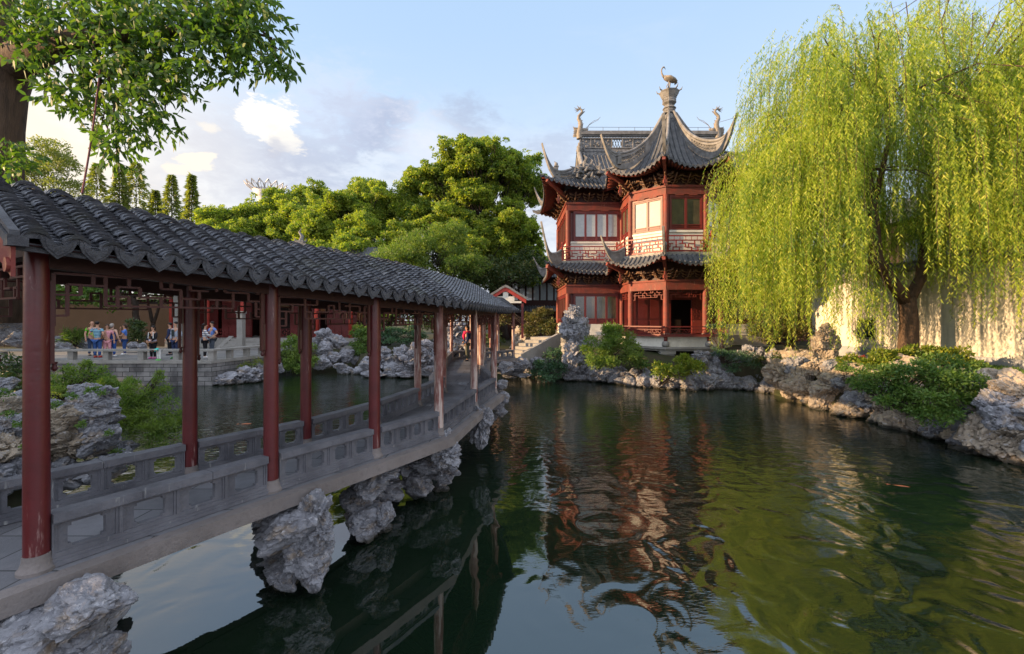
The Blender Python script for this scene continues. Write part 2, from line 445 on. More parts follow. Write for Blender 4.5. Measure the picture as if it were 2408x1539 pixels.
# ------------------------------------------------------------------ rocks
def rock_mesh(seed, kind):
    """craggy limestone of unit half-size: kind 0 chipped block, 1 eroded, 2 holed slab-like"""
    r = random.Random(seed)
    bm = bmesh.new(); bmesh.ops.create_icosphere(bm, subdivisions=5, radius=1)
    pl = [(Vector((r.gauss(0, 1), r.gauss(0, 1), r.gauss(0, 1))).normalized(), r.uniform(.62, .92)) for _ in range(15)]
    off = Vector((r.uniform(-50, 50), r.uniform(-50, 50), r.uniform(-50, 50)))
    for v in bm.verts:
        d = v.co.normalized(); rad = 1.05
        for n, h in pl:
            q = n.dot(d)
            if q > .05: rad = min(rad, h / q)
        if kind:
            wv = noise.noise_vector(d * 1.3 + off) * .9
            a = noise.noise(d * 1.7 + wv + off)
            b = 1 - abs(noise.noise(d * 3.1 + wv * 1.5 + off)) * 2.2
            rad = rad * .75 + .25 + a * .42 - max(0, b - .35) * .34
            rad += noise.noise(d * 8 + wv * 3 + off) * .07
        else:
            b = 1 - abs(noise.noise(d * 2.4 + off)) * 2.5
            rad += noise.noise(d * 2 + off) * .16 - max(0, b - .5) * .16 + noise.noise(d * 6 + off) * .06
        rad += noise.noise(d * 15 + off) * .012
        rad -= max(0, .16 - abs(noise.noise(d * 3.3 + off * 1.3))) * .60; rad += noise.noise(d * 27 + off) * .005
        v.co = d * max(rad, .3)
    me = bpy.data.meshes.new('rock'); bm.to_mesh(me); bm.free()
    me.polygons.foreach_set('use_smooth', np.ones(len(me.polygons), dtype=bool)); me.set_sharp_from_angle(angle=R(26))
    me.materials.append(MATS['rockwarm' if kind == 3 else 'rock'])
    return me
ROCKS = {0: [rock_mesh(i, 0) for i in range(7)], 1: [rock_mesh(20 + i, 1) for i in range(7)]}
ROCKSW = []
for me in ROCKS[0][:5] + ROCKS[1][:3]:
    m2 = me.copy(); m2.materials.clear(); m2.materials.append(MATS['rockwarm']); ROCKSW.append(m2)

def stone(parent, c, rx, ry, rz, kind=0, tilt=.35, warm=False, name='stone'):
    me = rnd.choice(ROCKSW) if warm else rnd.choice(ROCKS[kind])
    o = bpy.data.objects.new(name, me); C.objects.link(o)
    o.location = Vector(c) - (rootloc(parent) if parent else Vector((0, 0, 0)))
    if parent: o.parent = parent
    o.scale = (rx, ry, rz)
    o.rotation_euler = (rnd.uniform(-tilt, tilt), rnd.uniform(-tilt, tilt), rnd.uniform(0, 6.28) if abs(rx - ry) < .3 * rx else rnd.uniform(-.3, .3))
    return o
def rockery(name, label, stones, kind=0, warm=False, cat='rocks', group=None, fat=1.0):
    """stones: (u, v, w, h, depth[, kind]) in picture units, each put at its own distance"""
    u, v, w_, h_, d = stones[0][:5]; b = P(u, v, d)
    t = thing(name, label, cat, (b.x, b.y, -1.15), group)
    for s in stones:
        u, v, w_, h_, d = s[:5]; k = s[5] if len(s) > 5 else kind
        rx, rz = w_ / 2 * d / F * 1.12, h_ / 2 * d / F * 1.12
        stone(t, P(u, v, d), rx, (rx * .55 + rz * .45) * fat, rz, k, .25, warm if len(s) < 7 else s[6])
    return t

# ------------------------------------------------------------------ foliage
def unit(a): return a / np.maximum(np.linalg.norm(a, axis=1, keepdims=True), 1e-9)
def leafset(Pb, D, L, W, shape=4, droop=0.0):
    """arrays of vertices and faces, one leaf per row of Pb"""
    n = len(Pb); D = unit(D); S = unit(np.cross(D, rng.normal(size=(n, 3)))); L = L[:, None]; W = W[:, None]
    Nn = np.cross(D, S); dn = np.array([[0, 0, -1.0]]) * droop * L
    if shape == 4:
        vs = np.stack([Pb, Pb + D * L * .42 + S * W / 2, Pb + D * L + dn, Pb + D * L * .42 - S * W / 2], 1)
    else:
        vs = np.stack([Pb, Pb + D * L * .28 + S * W * .42 + dn * .1, Pb + D * L * .6 + S * W * .36 + dn * .4, Pb + D * L + dn,
                       Pb + D * L * .6 - S * W * .36 + dn * .4, Pb + D * L * .28 - S * W * .42 + dn * .1], 1)
    k = vs.shape[1]
    return vs.reshape(-1, 3), np.arange(n * k).reshape(n, k)

def sphere_pts(n): return unit(rng.normal(size=(n, 3)))

def blob_leaves(cs, rs, per, L, W, up=.55, flat=.8, inner=.25, droop=0):
    """leaf shells round clump centres cs (k,3) with radii rs (k,)"""
    Pb, D = [], []
    for c, r in zip(cs, rs):
        n = max(8, int(per * (r ** 1.6)))
        d = sphere_pts(n); d[:, 2] = np.where((d[:, 2] < -.5) & (rng.random(n) < .6), -d[:, 2] * up, d[:, 2])
        rr = r * (1.12 - (inner + .22) * rng.random((n, 1)) ** .8) * (1 + .16 * np.sin(d[:, :1] * 5 + c[0] * 3) * np.cos(d[:, 1:2] * 5 + c[2]))
        Pb.append(np.asarray(c) + d * rr * np.array([1, 1, flat])); D.append(unit(d + rng.normal(size=(n, 3)) * .7 + np.array([0, 0, .1 - droop])))
    Pb = np.concatenate(Pb); D = np.concatenate(D); n = len(Pb)
    return leafset(Pb, D, L * rng.uniform(.7, 1.3, n), W * rng.uniform(.7, 1.3, n))

def limb(mb, a, b, r0, r1, wob=.12, seg=6, n=7, sag=0):
    a, b = Vector(a), Vector(b); L = (b - a).length; pts, rad = [], []
    for i in range(seg + 1):
        t = i / seg; p = a.lerp(b, t)
        if 0 < i < seg: p += Vector((rnd.uniform(-1, 1), rnd.uniform(-1, 1), rnd.uniform(-.6, .6))) * wob * L / seg
        p.z += math.sin(math.pi * t) * sag * L
        pts.append(p); rad.append(r0 + (r1 - r0) * t)
    mb.tube(pts, rad, n)
    return pts

def tree(name, label, base, masses, trunk_r, leafm='leaf_camphor', per=420, L=.2, W=.1, clump=(.55, 1.0), density=1.0, fork=.45, cat='tree', group=None, barkm='bark_dark', flat=.8, sub=0):
    """masses: ellipsoids (centre, rx, ry, rz) that the crown fills; base: foot of the trunk"""
    base = Vector(base); t = thing(name, label, cat, base, group)
    cs, rs = [], []; tb = MB()
    allc = sum((Vector(m[0]) for m in masses), Vector()) / len(masses)
    zf = base.z + (allc.z - base.z) * fork; hub = Vector((base.x * .8 + allc.x * .2, base.y * .8 + allc.y * .2, zf))
    limb(tb, base, hub, trunk_r, trunk_r * .72, .15, 6, 9)
    for m in masses:
        c, rx, ry, rz = Vector(m[0]), m[1], m[2], m[3]
        vol = rx * ry * rz; n = int(density * 9 * (rx * ry + rx * rz + ry * rz) / 3 / (clump[0] + clump[1]) ** 2 * 1.6) + 3
        mid = hub.lerp(c, .6) + Vector((rnd.uniform(-.3, .3), rnd.uniform(-.3, .3), -.1 * rz))
        limb(tb, hub, mid, trunk_r * (.24 if sub else .5), trunk_r * (.10 if sub else .28), .3, 6, 6, .08)
        if sub:
            off = Vector((rnd.uniform(-99, 99), rnd.uniform(-99, 99), 0)); got = 0; n = int(n * 2.6)
            for _ in range(n * 9):
                if got >= n: break
                d = Vector((rnd.gauss(0, 1), rnd.gauss(0, 1), rnd.gauss(0, 1))).normalized()
                lim = 1.0 + .55 * noise.noise(d * 1.6 + off); q = lim * rnd.random() ** .38
                p = c + Vector((d.x * rx * q, d.y * ry * q, d.z * rz * q))
                if noise.noise(p * (.55 * sub) + off) + .5 * noise.noise(p * (1.3 * sub) + off) < .03: continue
                got += 1; cs.append(tuple(p)); rs.append(rnd.uniform(*clump) * (1.15 - .3 * q))
                if rnd.random() < .12: limb(tb, mid, p, trunk_r * .13, trunk_r * .035, .4, 5, 5, .1)
            continue
        for _ in range(n):
            d = Vector((rnd.gauss(0, 1), rnd.gauss(0, 1), rnd.gauss(0, 1))).normalized()
            if d.z < -.5: d.z *= -.6
            q = rnd.uniform(.55, .95); p = c + Vector((d.x * rx * q, d.y * ry * q, d.z * rz * q)); r_ = rnd.uniform(*clump)
            cs.append(tuple(p)); rs.append(r_)
            if rnd.random() < .45: limb(tb, mid, p, trunk_r * .14, trunk_r * .04, .25, 4, 5)
    V, Fq = blob_leaves(cs, rs, per, L, W, flat=flat)
    tb.build('trunk', barkm, t, True)
    npmesh('crown', V, Fq, leafm, t)
    return t

def bush(name, label, spots, leafm, per=700, L=.09, W=.045, cat='shrub', group=None, flat=.8, droop=0, stems=True, base=None):
    """spots: (centre, radius) clumps"""
    b = Vector(base) if base else Vector(spots[0][0]) - Vector((0, 0, spots[0][1]))
    t = thing(name, label, cat, b, group); cs, rs = [], []
    for c, r in spots:
        c = Vector(c); cs.append(tuple(c)); rs.append(r * .7)
        for _ in range(7):
            d = Vector((rnd.gauss(0, 1), rnd.gauss(0, 1), abs(rnd.gauss(0, .8)) - .3)).normalized()
            cs.append(tuple(c + d * r * .72)); rs.append(r * rnd.uniform(.28, .5))
    V, Fq = blob_leaves(cs, rs, per, L, W, flat=flat, inner=.5, droop=droop)
    npmesh('foliage', V, Fq, leafm, t)
    if stems:
        mb = MB()
        for c, r in spots:
            for _ in range(4): limb(mb, b + Vector((rnd.uniform(-.1, .1), rnd.uniform(-.1, .1), 0)), Vector(c) + Vector((rnd.uniform(-.6, .6), rnd.uniform(-.6, .6), rnd.uniform(-.2, .6))) * r, .022, .006, .2, 4, 5)
        mb.build('stem', 'bark_dark', t, True)
    return t
# ------------------------------------------------------------------ terrain and water
WZ = -1.15
POND = [(13, -6), (12.2, 2), (11.2, 6), (10.9, 9.4), (11.0, 12.3), (10.2, 16.2), (10.5, 19.4), (9.6, 20.2), (7.4, 19.6), (5.4, 21.4), (2.6, 23.2),
        (.9, 25.2), (-2.5, 27.0), (-5.6, 25.4), (-8.8, 25.6), (-10.2, 28.2), (-12.6, 26.2), (-13.3, 24.2), (-13.3, 20.9), (-26, 20.9), (-26, 17), (-13.0, 14.5),
        (-9.6, 9.8), (-8.2, 8.2), (-7.2, 6.4), (-6.8, 4.6), (-4.6, 3.4), (-4.2, 1.5), (-3.9, -6)]
PA = np.array(POND, dtype=float)
def pond_dist(x, y):
    """signed distance to the shore, positive on land (arrays)"""
    ins = np.zeros(x.shape, bool); dm = np.full(x.shape, 1e9); n = len(PA)
    for i in range(n):
        ax, ay = PA[i]; bx, by = PA[(i + 1) % n]
        c = ((ay > y) != (by > y)) & (x < (bx - ax) * (y - ay) / ((by - ay) if by != ay else 1e-9) + ax); ins ^= c
        dx, dy = bx - ax, by - ay; t = np.clip(((x - ax) * dx + (y - ay) * dy) / (dx * dx + dy * dy), 0, 1)
        dm = np.minimum(dm, np.hypot(x - ax - t * dx, y - ay - t * dy))
    return np.where(ins, -dm, dm)
def land(x, y):
    """height of dry land"""
    z = np.full(np.shape(x), -.12)
    right = np.clip((x - 9.0) / 3, 0, 1) * np.clip((21 - y) / 3, 0, 1)
    z = z + right * .42
    z = z + np.clip((x - 2) / 3, 0, 1) * np.clip((y - 21) / 3, 0, 1) * np.clip((x + 5) / 3, 0, 1) * .5
    z = z + np.clip((y - 26) / 6, 0, 1) * .3 * np.clip((x + 10) / 4, 0, 1)
    return z
xs = np.concatenate([[-900, -300, -120, -60], np.arange(-40, 40.1, .4), [60, 120, 300, 900]])
ys = np.concatenate([[-600, -200, -60, -20], np.arange(-8, 60.1, .4), [75, 100, 160, 300, 900]])
gx, gy = np.meshgrid(xs, ys)
sd = pond_dist(gx, gy); k = np.clip((sd + .25) / .7, 0, 1); k = k * k * (3 - 2 * k)
gz = -2.3 * (1 - k) + land(gx, gy) * k + .05 * np.sin(gx * 2.1) * np.cos(gy * 1.7) * k
nx_, ny_ = len(xs), len(ys); ii = np.arange(nx_ * ny_).reshape(ny_, nx_)
Fg = np.stack([ii[:-1, :-1], ii[:-1, 1:], ii[1:, 1:], ii[1:, :-1]], -1).reshape(-1, 4)
g = npmesh('ground', np.stack([gx, gy, gz], -1).reshape(-1, 3), Fg, 'soil', None, True); g['kind'] = 'structure'
wm = MB(); wm.grid(lambda a, b: (-27 + 41 * a, -6.5 + 36 * b, WZ), 8, 8)
wo = wm.build('water', 'water'); wo['kind'] = 'structure'

# ------------------------------------------------------------------ terrace on the far left with its retaining wall and bench
tb = MB()
TERR = [(-30, 20.62), (-13.62, 20.62), (-13.1, 24.0), (-12.4, 28.0), (-12.4, 31), (-30, 31)]
tb.prism([(x, y, -.12) for x, y in TERR], (0, 0, .12))
to = tb.build('pavement', 'terracestone'); to['kind'] = 'structure'
rw = thing('retaining_wall', 'coursed grey stone retaining wall rising from the pond under the terrace', 'wall', (-13.6, 20.6, -1.15))
mb = MB(); mb.hexa((-30, 20.6, -2.2), (16.4, 0, 0), (0, .3, 0), (0, 0, 2.06)); mb.hexa((-13.6, 20.6, -2.2), (.52, 3.4, 0), (-.3, .05, 0), (0, 0, 2.06))
mb.hexa((-13.08, 24.0, -2.2), (.7, 4.0, 0), (-.3, .05, 0), (0, 0, 2.06))
mb.build('wall', 'wallstone', rw)
mb = MB(); mb.hexa((-30, 20.54, -.138), (16.42, 0, 0), (0, .5, 0), (0, 0, .142)); mb.hexa((-13.58, 20.54, -.138), (.55, 3.45, 0), (-.5, .1, 0), (0, 0, .139))
mb.hexa((-13.03, 23.99, -.138), (.7, 4.0, 0), (-.5, .1, 0), (0, 0, .142))
mb.build('coping', 'palestone', rw)
be = thing('stone_bench_rail', 'low grey stone bench rail on square posts along the terrace edge', 'railing', (-13.6, 20.8, 0))
mb = MB(); mb.hexa((-30, 20.66, .40), (16.45, 0, 0), (0, .34, 0), (0, 0, .10)); mb.hexa((-13.55, 20.68, .398), (.52, 3.3, 0), (-.34, .05, 0), (0, 0, .10))
mb.hexa((-13.0, 24.0, .40), (.68, 3.9, 0), (-.34, .05, 0), (0, 0, .10))
mb.build('seat_slab', 'palestone', be)
for i in range(9):
    m2 = MB(); m2.hexa((-13.85 - i * 1.60, 20.72, 0), (.26, 0, 0), (0, .22, 0), (0, 0, .399)); m2.build('post', 'palestone', be)
for t_ in (.33, .66, .98):
    m2 = MB(); m2.box((-13.72 + .52 * t_, 20.75 + 3.3 * t_, .2), .24, .22, .396, .1); m2.build('post', 'palestone', be)

# ------------------------------------------------------------------ covered bridge corridor
RL = [(-3.50, 3.35), (-2.60, 4.91), (-1.85, 6.12), (-1.17, 7.27), (-.80, 9.57), (-.45, 11.40), (-.98, 14.5), (-1.25, 20.4), (.06, 22.0)]
LL = [(-4.68, 4.02), (-3.80, 5.37), (-2.99, 6.60), (-2.42, 8.05), (-2.02, 9.75), (-1.74, 11.55), (-2.42, 14.8), (-2.75, 20.7), (-1.1, 23.6)]
EZ = [2.36, 2.24, 2.16, 2.08, 2.07, 2.08, 2.12, 2.22, 2.24]        # eave heights
RZ = [2.94, 2.78, 2.75, 2.72, 2.72, 2.72, 2.78, 2.90, 2.90]        # top of the rounded roof
NO = [4, 4, 4, 6, 5, 7, 14, 5]                                       # openings per bay
cor = thing('covered_corridor', 'zigzag covered walkway on the pond with dark tiled roof and red columns', 'covered walkway', (RL[0][0], RL[0][1], 0))
def V2(p, z=0): return Vector((p[0], p[1], z))
def offs(line, dist, z):
    """mitred offset of a polyline, dist to the right"""
    out = []
    for i, p in enumerate(line):
        d0 = (V2(line[i]) - V2(line[i - 1])).normalized() if i else (V2(line[1]) - V2(line[0])).normalized()
        d1 = (V2(line[i + 1]) - V2(line[i])).normalized() if i < len(line) - 1 else d0
        if not i: d0 = d1
        n0 = Vector((d0.y, -d0.x, 0)); n1 = Vector((d1.y, -d1.x, 0)); n = (n0 + n1).normalized()
        out.append(V2(p) + n * dist / max(n.dot(n0), .5) + Vector((0, 0, z)))
    return out
OR = offs(RL, .28, 0); OL = offs(LL, -.28, 0)
# deck and edge beams
sd0 = (OR[0] - OR[1]).normalized() * .36; OR[0] = OR[0] + sd0; OL[0] = OL[0] + sd0
mb = MB()
for i in range(len(RL) - 1):
    q = [OR[i], OR[i + 1], OL[i + 1], OL[i]]
    inn = [q[0].lerp(q[3], .07), q[1].lerp(q[2], .07), q[2].lerp(q[1], .07), q[3].lerp(q[0], .07)]
    mb.prism([p + Vector((0, 0, -.10)) for p in inn], (0, 0, .10))
lft = (OL[0] - OR[0]).normalized()
mb.prism([OR[0] + lft * .1 + Vector((0, 0, -.1)), OL[0] + Vector((0, 0, -.1)), OL[0] + lft * 4 + Vector((0, 0, -.1)), OR[0] + lft * 5.3 - Vector((.6, 1.2, .1)), OR[0] + lft * .1 - Vector((0.02, 0.02, .1))][::-1], (0, 0, .0985))
mb.build('deck', 'deckstone', cor)
mb = MB()
for side, O_, L_ in ((1, OR, OL), (-1, OL, OR)):
    for i in range(len(RL) - 1):
        a, b = O_[i], O_[i + 1]; ia, ib = a.lerp(L_[i], .0701), b.lerp(L_[i + 1], .0701)
        pts = [a, b, ib, ia] if side > 0 else [a, ia, ib, b]
        mb.prism([p + Vector((0, 0, -.135)) for p in pts], (0, 0, .139))
a = OR[0]; mb.hexa(a + Vector((-.01, -.01, -.16)), lft * 5.5, (OR[1] - OR[0]).normalized() * .12, Vector((0, 0, .162)))
mb.build('edge_beam', 'beamstone', cor)
mb = MB()
for i in range(len(RL) - 1):
    mb.prism([p + Vector((0, 0, -.26)) for p in (OR[i].lerp(OL[i], .2), OR[i + 1].lerp(OL[i + 1], .2), OR[i + 1].lerp(OL[i + 1], .8), OR[i].lerp(OL[i], .8))], (0, 0, .155))
mb.build('girder', 'beamstone', cor)

def column(p, top, parent, worn, r=.0725, zb=0):
    mb = MB(); mb.lathe((p[0], p[1], zb), [(r * 1.02, .13), (r * 1.03, .6), (r, 1.4), (r * .96, top - zb)], 20)
    c = mb.build('column', 'column_worn' if worn else 'column', parent, True, angle=50)
    m2 = MB(); m2.lathe((p[0], p[1], zb), [(r * 1.5, 0), (r * 1.52, .025), (r * 1.3, .045), (r * 1.12, .085), (r * 1.1, .129)], 20)
    m2.build('column_base', 'beamstone', c, True, angle=40)
    return c
for i in range(len(RL)):
    column(RL[i], EZ[i] + .1, cor, i > 2); column(LL[i], EZ[i] + .1, cor, i > 3)
for p in ((-1.26, 17.4), (-2.6, 17.8), (-.66, 21.2), (-2.0, 22.3)): column(p, 2.2, cor, True)

def rail_bay(p, q, n, parent, rz=.40):
    """low stone balustrade with notched openings between two columns"""
    p, q = V2(p), V2(q); d = (q - p); L = d.length; u = d / L; nn = Vector((u.y, -u.x, 0)); z = Vector((0, 0, 1))
    p = p + u * .07; L -= .14; mb = MB()
    def bx(x0, x1, z0, z1, th, shift=0): mb.hexa(p + u * x0 - nn * (th / 2 - shift) + z * z0, u * (x1 - x0), nn * th, z * (z1 - z0))
    bx(0, L, .006, .04, .15); bx(0, L, .04, .062, .115); bx(0, L, .062, .098, .085)
    pit = L / n; st = .062; m = .045 if pit < .4 else .062; z0, z1 = .098, .312; a0, a1 = z0 + .018, z1 - .018
    for i in range(n + 1):
        x = i * pit; bx(max(0, x - st / 2), min(L, x + st / 2), z0, z1, .07); bx(max(0, x - st / 5), min(L, x + st / 5), z0, z1, .092)
    for i in range(n):
        xa, xb = i * pit + st / 2, (i + 1) * pit - st / 2
        ha, hb = xa + m, xb - m
        bx(xa, ha, z0, z1, .05); bx(hb, xb, z0, z1, .05); bx(ha, hb, z0, a0, .05); bx(ha, hb, a1, z1, .05)
        k = .022
        for (sx, sz) in ((ha, a0), (hb - k, a0), (ha, a1 - k), (hb - k, a1 - k)): bx(sx, sx + k, sz, sz + k, .0495)
    bx(0, L, .312, .330, .09)
    r = mb.build('railing', 'railstone', parent)
    c = MB(); mb = c
    nb = max(1, round(L / .62))
    for i in range(nb):
        o = rnd.uniform(-.003, .003); bx(i * L / nb + .002, (i + 1) * L / nb - .002, .330, rz + o, .15 + o, o / 2)
    c.build('cap_stone', 'railstone', r)
for i in range(len(RL) - 1):
    rail_bay(RL[i], RL[i + 1], NO[i], cor); rail_bay(LL[i], LL[i + 1], NO[i], cor)
rail_bay(LL[0], (LL[0][0] - 1.9, LL[0][1] + .35), 4, cor)

# beams, fretwork friezes, roof
def bay_frieze(p, q, zt0, zt1, parent):
    p, q = V2(p), V2(q); d = q - p; L = d.length; u = d.normalized()
    m2 = MB(); zt = (zt0 + zt1) / 2
    lattice(m2, p + u * .09 + Vector((0, 0, zt - .50)), u, L - .18, .40, .078, .016, .024, 4 if L > 1.2 else 2, True, rnd.randrange(4))
    # carved drop beside each post
    for e in (p + u * .095, q - u * .095):
        m2.hexa(e - u * .012 + Vector((-.012, -.012, zt - .78)), u * .024, Vector((u.y, -u.x, 0)) * .03, (0, 0, .62))
        m2.lathe(e + Vector((0, 0, zt - .84)), [(.008, 0), (.02, .02), (.012, .05), (.022, .07)], 8)
    m2.build('frieze', 'lattice', parent)
for i in range(len(RL) - 1):
    for L_ in (RL, LL):
        a, b = V2(L_[i], EZ[i] - .05), V2(L_[i + 1], EZ[i + 1] - .05)
        m2 = MB(); m2.bar(a, b, .09, .15); m2.bar(a + Vector((0, 0, .1)), b + Vector((0, 0, .1)), .12, .06)
        m2.build('beam', 'darkwood', cor)
        bay_frieze(L_[i], L_[i + 1], EZ[i], EZ[i + 1], cor)
bay_frieze(RL[0], LL[0], EZ[0], EZ[0], cor)
for i in range(len(RL)):
    m2 = MB(); a, b = V2(RL[i], EZ[i] + .02), V2(LL[i], EZ[i] + .02); m2.bar(a, b, .10, .13)
    c = (a + b) / 2; m2.bar(c, c + Vector((0, 0, RZ[i] - EZ[i] - .12)), .08, .08, up=(0, 1, 0)); m2.bar(a.lerp(b, .25) + Vector((0, 0, .26)), a.lerp(b, .75) + Vector((0, 0, .26)), .08, .09)
    m2.build('cross_beam', 'darkwood', cor)

CL = [((a[0] + b[0]) / 2, (a[1] + b[1]) / 2) for a, b in zip(RL, LL)]
ridge = offs(CL, 0, 0); eR = offs(RL, .42, 0); eL = offs(LL, -.42, 0)
for i in range(len(CL)): ridge[i].z = RZ[i]; eR[i].z = eL[i].z = EZ[i] + .02
e0 = (ridge[0] - ridge[1]).normalized(); e0.z = 0
for A in (ridge, eR, eL): A[0] = A[0] + e0 * .20
def roofpt(rp, ep, s, dz=0):
    """s=0 at the rounded top, 1 at the eave"""
    h = rp.z - ep.z; f = (math.sqrt(s * s + .012) - .1095) / (math.sqrt(1.012) - .1095)
    f = f * 1.06 - .06 * s * s * s * s if True else f
    p = rp.lerp(ep, s); p.z = rp.z - h * f + dz; return p
def tile_rows(i, eaves, first_off):
    """rows of stacked arched tiles over one bay and one side"""
    a0, a1, b0, b1 = ridge[i], ridge[i + 1], eaves[i], eaves[i + 1]
    Le = ((b1 - b0).length + (a1 - a0).length) / 2; nr = max(2, round(Le / .192)); K = 22
    rib, trough, edge, drip = MB(), MB(), MB(), MB()
    Np = 6
    for r_ in range(nr):
        aw = (r_ + .5) / nr
        rp, ep = a0.lerp(a1, aw), b0.lerp(b1, aw)
        u = ((b1 - b0) / nr).normalized() if (b1 - b0).length > .3 else (a1 - a0).normalized()
        wr_top, wr_bot = (a1 - a0).length / nr, (b1 - b0).length / nr
        for k in range(K):
            s0, s1 = k / K, min(1.0, (k + 1.28) / K)
            p0, p1 = roofpt(rp, ep, s0), roofpt(rp, ep, s1)
            ax = (p1 - p0).normalized(); nn = u.cross(ax); nn = nn if nn.z > 0 else -nn
            jx = rnd.uniform(-.006, .006); jz = rnd.uniform(-.004, .005); tl = rnd.uniform(-.09, .09)
            vs = []
            for (pp, lift, ss, th) in ((p0, .0, s0, 0), (p1, .026, s1, 0), (p1, .008, s1, 1)):
                hw = (wr_top + (wr_bot - wr_top) * ss) * .345
                for j in range(Np + 1):
                    an = math.pi * j / Np
                    vs.append(pp + u * (math.cos(an) * hw * (1 if not th else .97) + jx) + nn * (math.sin(an) * .052 + lift + jz + .004 + tl * math.cos(an) * hw))
            fs = []
            for j in range(Np):
                fs.append((j, j + 1, Np + 2 + j, Np + 1 + j)); fs.append((Np + 1 + j, Np + 2 + j, 2 * Np + 3 + j, 2 * Np + 2 + j))
            rib.add(vs, fs)
            # concave tiles between the ribs
            q0, q1 = roofpt(a0.lerp(a1, (r_ + 1) / nr), b0.lerp(b1, (r_ + 1) / nr), s0), roofpt(a0.lerp(a1, (r_ + 1) / nr), b0.lerp(b1, (r_ + 1) / nr), s1)
            vs = []
            for (pp, lift) in ((q0, 0), (q1, .014), (q1, .003)):
                hw = wr_bot * .42
                for j in range(4): 
                    c_ = -1 + 2 * j / 3; vs.append(pp + u * c_ * hw + nn * (lift - .012 + .022 * c_ * c_))
            trough.add(vs, [(j, j + 1, 5 + j, 4 + j) for j in range(3)] + [(4 + j, 5 + j, 9 + j, 8 + j) for j in range(3)])
        # crescent end of the rib tile
        pe = roofpt(rp, ep, 1.0); hw = wr_bot * .40; out = (ep - rp); out.z = 0; out.normalize()
        ring = [pe + out * .012 + u * math.cos(math.pi * j / 8) * hw + Vector((0, 0, math.sin(math.pi * j / 8) * .055 + .014)) for j in range(9)]
        ring += [pe + out * .012 + u * math.cos(math.pi * j / 8) * hw * .8 + Vector((0, 0, math.sin(math.pi * j / 8) * .022 - .004)) for j in range(8, -1, -1)]
        edge.prism(ring, out * -.02)
        # hanging shield of the trough tile
        pe = roofpt(a0.lerp(a1, (r_ + 1) / nr), b0.lerp(b1, (r_ + 1) / nr), 1.0) + out * .03; hw = wr_bot * .46
        outl = []
        for x_, z_ in ((-1, .034), (-.62, -.002), (0, -.020), (.62, -.002), (1, .034), (.98, -.006), (.78, -.048), (.42, -.080), (0, -.112), (-.42, -.080), (-.78, -.048), (-.98, -.006)):
            outl.append(pe + u * x_ * hw + Vector((0, 0, z_ + .012)) - out * (z_ * -.25))
        drip.prism(outl, out * -.014)
        outl2 = [pe + out * .004 + (p_ - pe) * .74 + Vector((0, 0, -.006)) for p_ in outl]
        drip.prism(outl2, out * -.006)
    return rib, trough, edge, drip
for E_ in (eR, eL):
    tot = [MB() for _ in range(4)]
    for i in range(len(CL) - 1):
        for A, B in zip(tot, tile_rows(i, E_, 0)): A.add(B.v, B.f)
    for A, nm, mt in zip(tot, ('rib_tile', 'trough_tile', 'eave_cap_tile', 'drip_tile'), ('tile', 'tile', 'tile_edge', 'tile_edge')):
        A.build(nm, mt, cor, nm == 'rib_tile', angle=50)
mb = MB(); m2 = MB(); m3 = MB()
for i in range(len(CL) - 1):
    for sgn, E_ in ((1, eR), (-1, eL)):
        a0, a1, b0, b1 = ridge[i], ridge[i + 1], E_[i], E_[i + 1]
        mb.grid(lambda a, b: roofpt(a0.lerp(a1, a), b0.lerp(b1, a), b, -.035) , 1, 12)
        m2.bar(b0 + Vector((0, 0, -.06)) - (b0 - a0).normalized() * .04, b1 + Vector((0, 0, -.06)) - (b1 - a1).normalized() * .04, .03, .055)
        n = round((b1 - b0).length / .17)
        for k in range(n):
            a = (k + .5) / n; m3.tube([roofpt(a0.lerp(a1, a), b0.lerp(b1, a), s, -.075) for s in (.05, .3, .65, .96)], .028, 6)
mb.build('soffit', 'darkwood', cor); m2.build('eave_board', 'tile_edge', cor); m3.build('rafter', 'darkwood', cor)
# verge and bargeboard of the near gable
m2 = MB(); m3 = MB()
for E_ in (eR, eL):
    pth = [roofpt(ridge[0], E_[0], s) + e0 * .0 for s in np.linspace(0, 1.0, 14)]
    for a, b in zip(pth, pth[1:]):
        m2.hexa(a + e0 * -.045 + Vector((0, 0, -.05)), b - a, e0 * .085, Vector((0, 0, .06))); m2.hexa(a + e0 * -.02 + Vector((0, 0, .0251)), b - a, e0 * .05, Vector((0, 0, .03)))
        m3.hexa(a + e0 * .0 + Vector((0, 0, -.25)), b - a, e0 * .022, Vector((0, 0, .198)))
    end = pth[-1]; o_ = (E_[0] - ridge[0]); o_.z = 0; o_.normalize()
    m2.hexa(end + Vector((0, 0, -.052)) - e0 * .05 - o_ * .03, o_ * .08, e0 * .10, Vector((0, 0, .07)))
    m3.tube([end + Vector((0, 0, -.17)) - o_ * .05, end + Vector((0, 0, -.17)) - o_ * .05 + e0 * .04], .05, 14)
m2.build('verge', 'tile_edge', cor); m3.build('bargeboard', 'redwood', cor)
mb = MB(); a, b, c = V2(RL[0], EZ[0] - .02), V2(LL[0], EZ[0] - .02), ridge[0].copy(); c.z -= .22
mb.prism([a, b, c - e0 * .2], e0 * .02); mb.build('gable_board', 'darkwood', cor)
